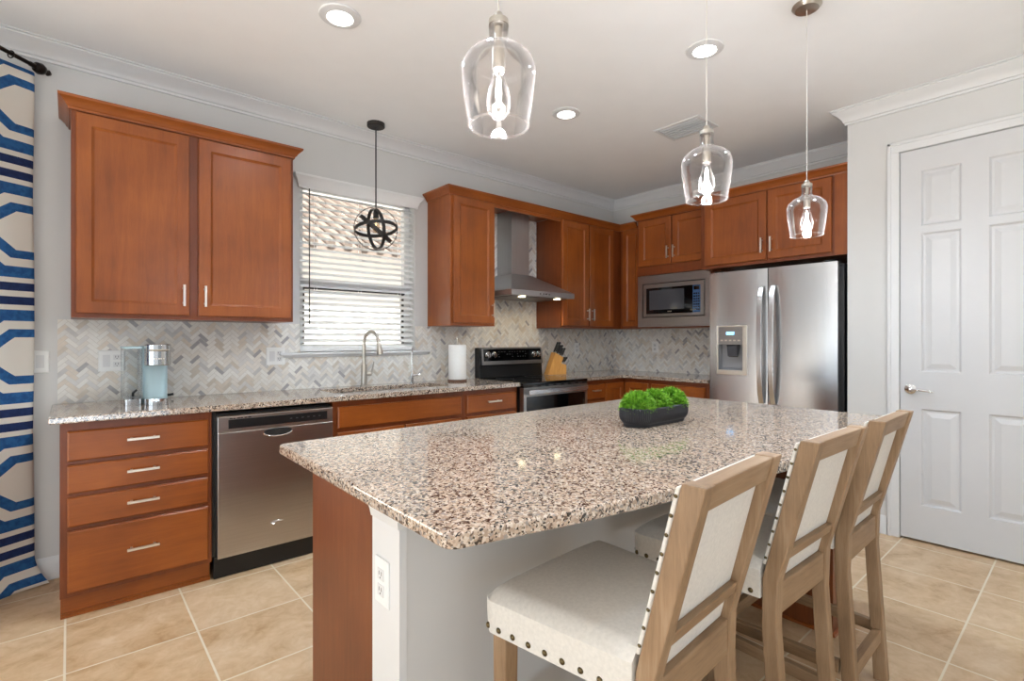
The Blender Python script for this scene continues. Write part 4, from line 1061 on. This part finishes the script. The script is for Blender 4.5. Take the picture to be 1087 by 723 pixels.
def downlight(x, y, lab):
    r = root('recessed_light', (x, y, ZC), lab, 'ceiling light', 'round recessed ceiling lights')
    bm = new(); lathe(bm, [(.060, -.0125), (.066, -.014), (.094, -.006), (.097, -.0005), (.060, -.0005), (.060, -.0125)], (x, y, ZC), 40, None, False); obj('trim_ring', bm, M['trim'], r, True)
    bm = new(); lathe(bm, [(0, -.0115), (.0595, -.0115), (.0595, -.001), (0, -.001)], (x, y, ZC), 40, None, False); obj('lens', bm, M['lamp'], r)
    lamp('downlight', 'SPOT', (x, y, ZC-.02), 56, (.71, .86, 1.0), spot_size=2.6, spot_blend=.8, shadow_soft_size=.06)
downlight(-3.668, -1.227, 'round recessed ceiling light at the upper left, above the dishwasher')
downlight(-2.095, -2.226, 'round recessed ceiling light beside the middle pendant cord')
downlight(-2.086, -1.218, 'round recessed ceiling light right of the nearest pendant, over the sink run')

downlight(-3.668, -2.226, 'added unseen ceiling light above the near end of the island')  # downlight added out of view, brightens floor, counters and ceiling
downlight(-2.09, -3.3, 'added unseen ceiling light above the stools')  # also added beyond the frame for extra brightness

vt = root('ceiling_vent', (-1.245, -1.62, ZC), 'white louvred air vent in the ceiling', 'vent')
bm = new()
for a in ((-1.385, -1.36, -1.80, -1.44), (-1.13, -1.105, -1.80, -1.44), (-1.36, -1.13, -1.80, -1.775), (-1.36, -1.13, -1.465, -1.44)): box(bm, a[0], a[1], a[2], a[3], ZC-.008, ZC-.0005)
obj('frame', bm, M['trim'], vt, bevel=.002)
bm = new(); box(bm, -1.36, -1.13, -1.775, -1.465, ZC-.002, ZC-.0006); obj('backing', bm, M['ceil'], vt)
bm = new()
for i in range(6):
    x = -1.345+i*.037; hexa(bm, [(x, -1.774, ZC-.016), (x+.003, -1.774, ZC-.016), (x+.003, -1.466, ZC-.016), (x, -1.466, ZC-.016), (x+.022, -1.774, ZC-.003), (x+.025, -1.774, ZC-.003), (x+.025, -1.466, ZC-.003), (x+.022, -1.466, ZC-.003)])
obj('louvres', bm, M['trim'], vt)

# orb pendant
ox, oy, oz, orr = -2.989, -.213, 2.044, .150
op = root('orb_pendant', (ox, oy, ZC), 'black metal orb pendant hanging in front of the window', 'pendant light')
bm = new(); lathe(bm, [(0, -.0005), (.062, -.0005), (.062, -.024), (.058, -.028), (0, -.028)], (ox, oy, ZC), 32, None, False); obj('ceiling_canopy', bm, M['iron'], op, True)
bm = new(); tube(bm, [(ox, oy, ZC-.028), (ox, oy, oz+orr-.002)], .005, 10); obj('stem', bm, M['iron'], op)
vd = (Vector((ox, oy, oz))-Vector(cam.location)).normalized()
sdv = vd.cross(Vector((0, 0, 1))).normalized(); upv = sdv.cross(vd)
def band(n, r, w=.012):
    n = n.normalized(); a = n.orthogonal().normalized(); b = n.cross(a); bm = new(); N_ = 56; t = .0026
    rows = []
    for i in range(N_):
        c = a*math.cos(2*PI*i/N_)+b*math.sin(2*PI*i/N_)
        rows.append([bm.verts.new(Vector((ox, oy, oz))+c*rr_+n*h) for rr_, h in ((r-t, -w), (r+t, -w), (r+t, w), (r-t, w))])
    for i in range(N_):
        A, B = rows[i], rows[(i+1) % N_]
        for k in range(4): bm.faces.new((A[k], A[(k+1) % 4], B[(k+1) % 4], B[k]))
    obj('ring', bm, M['iron'], op, True)
band(vd+upv*.08, orr)
band(upv*.93+vd*.36+sdv*-.1, orr-.005)
band(sdv*.9+vd*.38+upv*.08, orr-.010)
band((upv*.80+sdv*.66)+vd*.04, orr-.015)
bm = new(); lathe(bm, [(0, orr-.016), (.018, orr-.018), (.02, orr-.075), (0, orr-.075)], (ox, oy, oz), 18, None, False); obj('socket', bm, M['iron'], op, True)
bm = new(); lathe(bm, [(.012, orr-.075), (.016, orr-.09), (.027, orr-.125), (.026, orr-.15), (.012, orr-.175), (.001, orr-.178)], (ox, oy, oz), 20, None, False); bu = obj('bulb', bm, clear_glass('amber_bulb', (.95, .86, .72, 1), (.9, .8, .6, 1), .6), op, True)
bm = new(); tube(bm, [(ox, oy, oz+orr-.09), (ox, oy, oz+orr-.15)], .003, 8); obj('filament', bm, emit('warm_filament', (1, .8, .5, 1), 3), bu)

# ------------------------------------------------------------------ curtain and rod
CX, CY, CZ = -4.79, -.10, 2.632
dr_ = Vector((-.7071, -.7071, 0)); nr_ = Vector((.7071, -.7071, 0))
rod = root('curtain_rod', (CX, CY, CZ), 'dark bronze curtain rod with turned finial near the ceiling', 'curtain rod')
bm = new(); s0 = Vector((CX, CY, CZ))+Vector((.02, .02, 0)); tube(bm, [s0, s0+dr_*1.9], .010, 12); obj('pole', bm, M['bronze'], rod, True)
bm = new(); mt = dr_.to_track_quat('Z', 'Y').to_matrix()
lathe(bm, [(0, -.075), (.010, -.073), (.016, -.062), (.010, -.052), (.010, -.046), (.024, -.036), (.030, -.018), (.024, 0), (.012, .006), (.012, .03), (0, .03)], s0, 22, mt, False); obj('finial', bm, M['bronze'], rod, True)
for k in range(4):
    c_ = s0+dr_*(.12+.15*k); bm = new(); N_ = 20
    tube(bm, [c_+nr_*.0165*math.cos(2*PI*i/N_)+Vector((0, 0, -.004+.0165*math.sin(2*PI*i/N_))) for i in range(N_+1)], .003, 8); obj('curtain_ring', bm, M['bronze'], rod, True)
bm = new(); uvl = bm.loops.layers.uv.new('uv'); nu, nz = 130, 90; grid = {}; arc = {}
CTRL = [(-4.782, -.055), (-4.79, -.075), (-4.86, -.115), (-4.95, -.165), (-5.01, -.215), (-4.99, -.285), (-4.985, -.355), (-5.06, -.405), (-5.12, -.445)]
def cat(t):
    n = len(CTRL)-1; f = min(max(t, 0), .9999)*n; i = int(f); u = f-i
    p = [Vector(CTRL[min(max(k, 0), n)]) for k in (i-1, i, i+1, i+2)]
    return .5*(2*p[1]+(p[2]-p[0])*u+(2*p[0]-5*p[1]+4*p[2]-p[3])*u*u+(3*p[1]-p[0]-3*p[2]+p[3])*u**3)
def cpos(t, z):
    q = cat(t); flare = max(0, (.16-z)/.16)**1.6
    p = Vector((q.x, q.y, z))+Vector((.07*max(0, 1-t*6), -.03, 0))*flare
    p += Vector((.003*math.sin(z*5+t*20), .004*math.sin(z*3.3+t*9), 0))
    return p
al = 0
for i in range(nu+1):
    t = i/nu
    if i: al += (cpos(t, 1.5)-cpos((i-1)/nu, 1.5)).length
    for j in range(nz+1):
        z = .012+(2.604-.012)*j/nz; grid[i, j] = bm.verts.new(cpos(t, z)); arc[i, j] = (al, z)
for i in range(nu):
    for j in range(nz):
        q = [(i, j), (i+1, j), (i+1, j+1), (i, j+1)]; f = bm.faces.new([grid[k] for k in q])
        for lp, k in zip(f.loops, q): lp[uvl].uv = arc[k]
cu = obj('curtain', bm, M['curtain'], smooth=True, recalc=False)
so = cu.modifiers.new('solid', 'SOLIDIFY'); so.thickness = .003
tag(cu, 'blue and cream trellis print curtain hanging at the left edge', 'curtain')
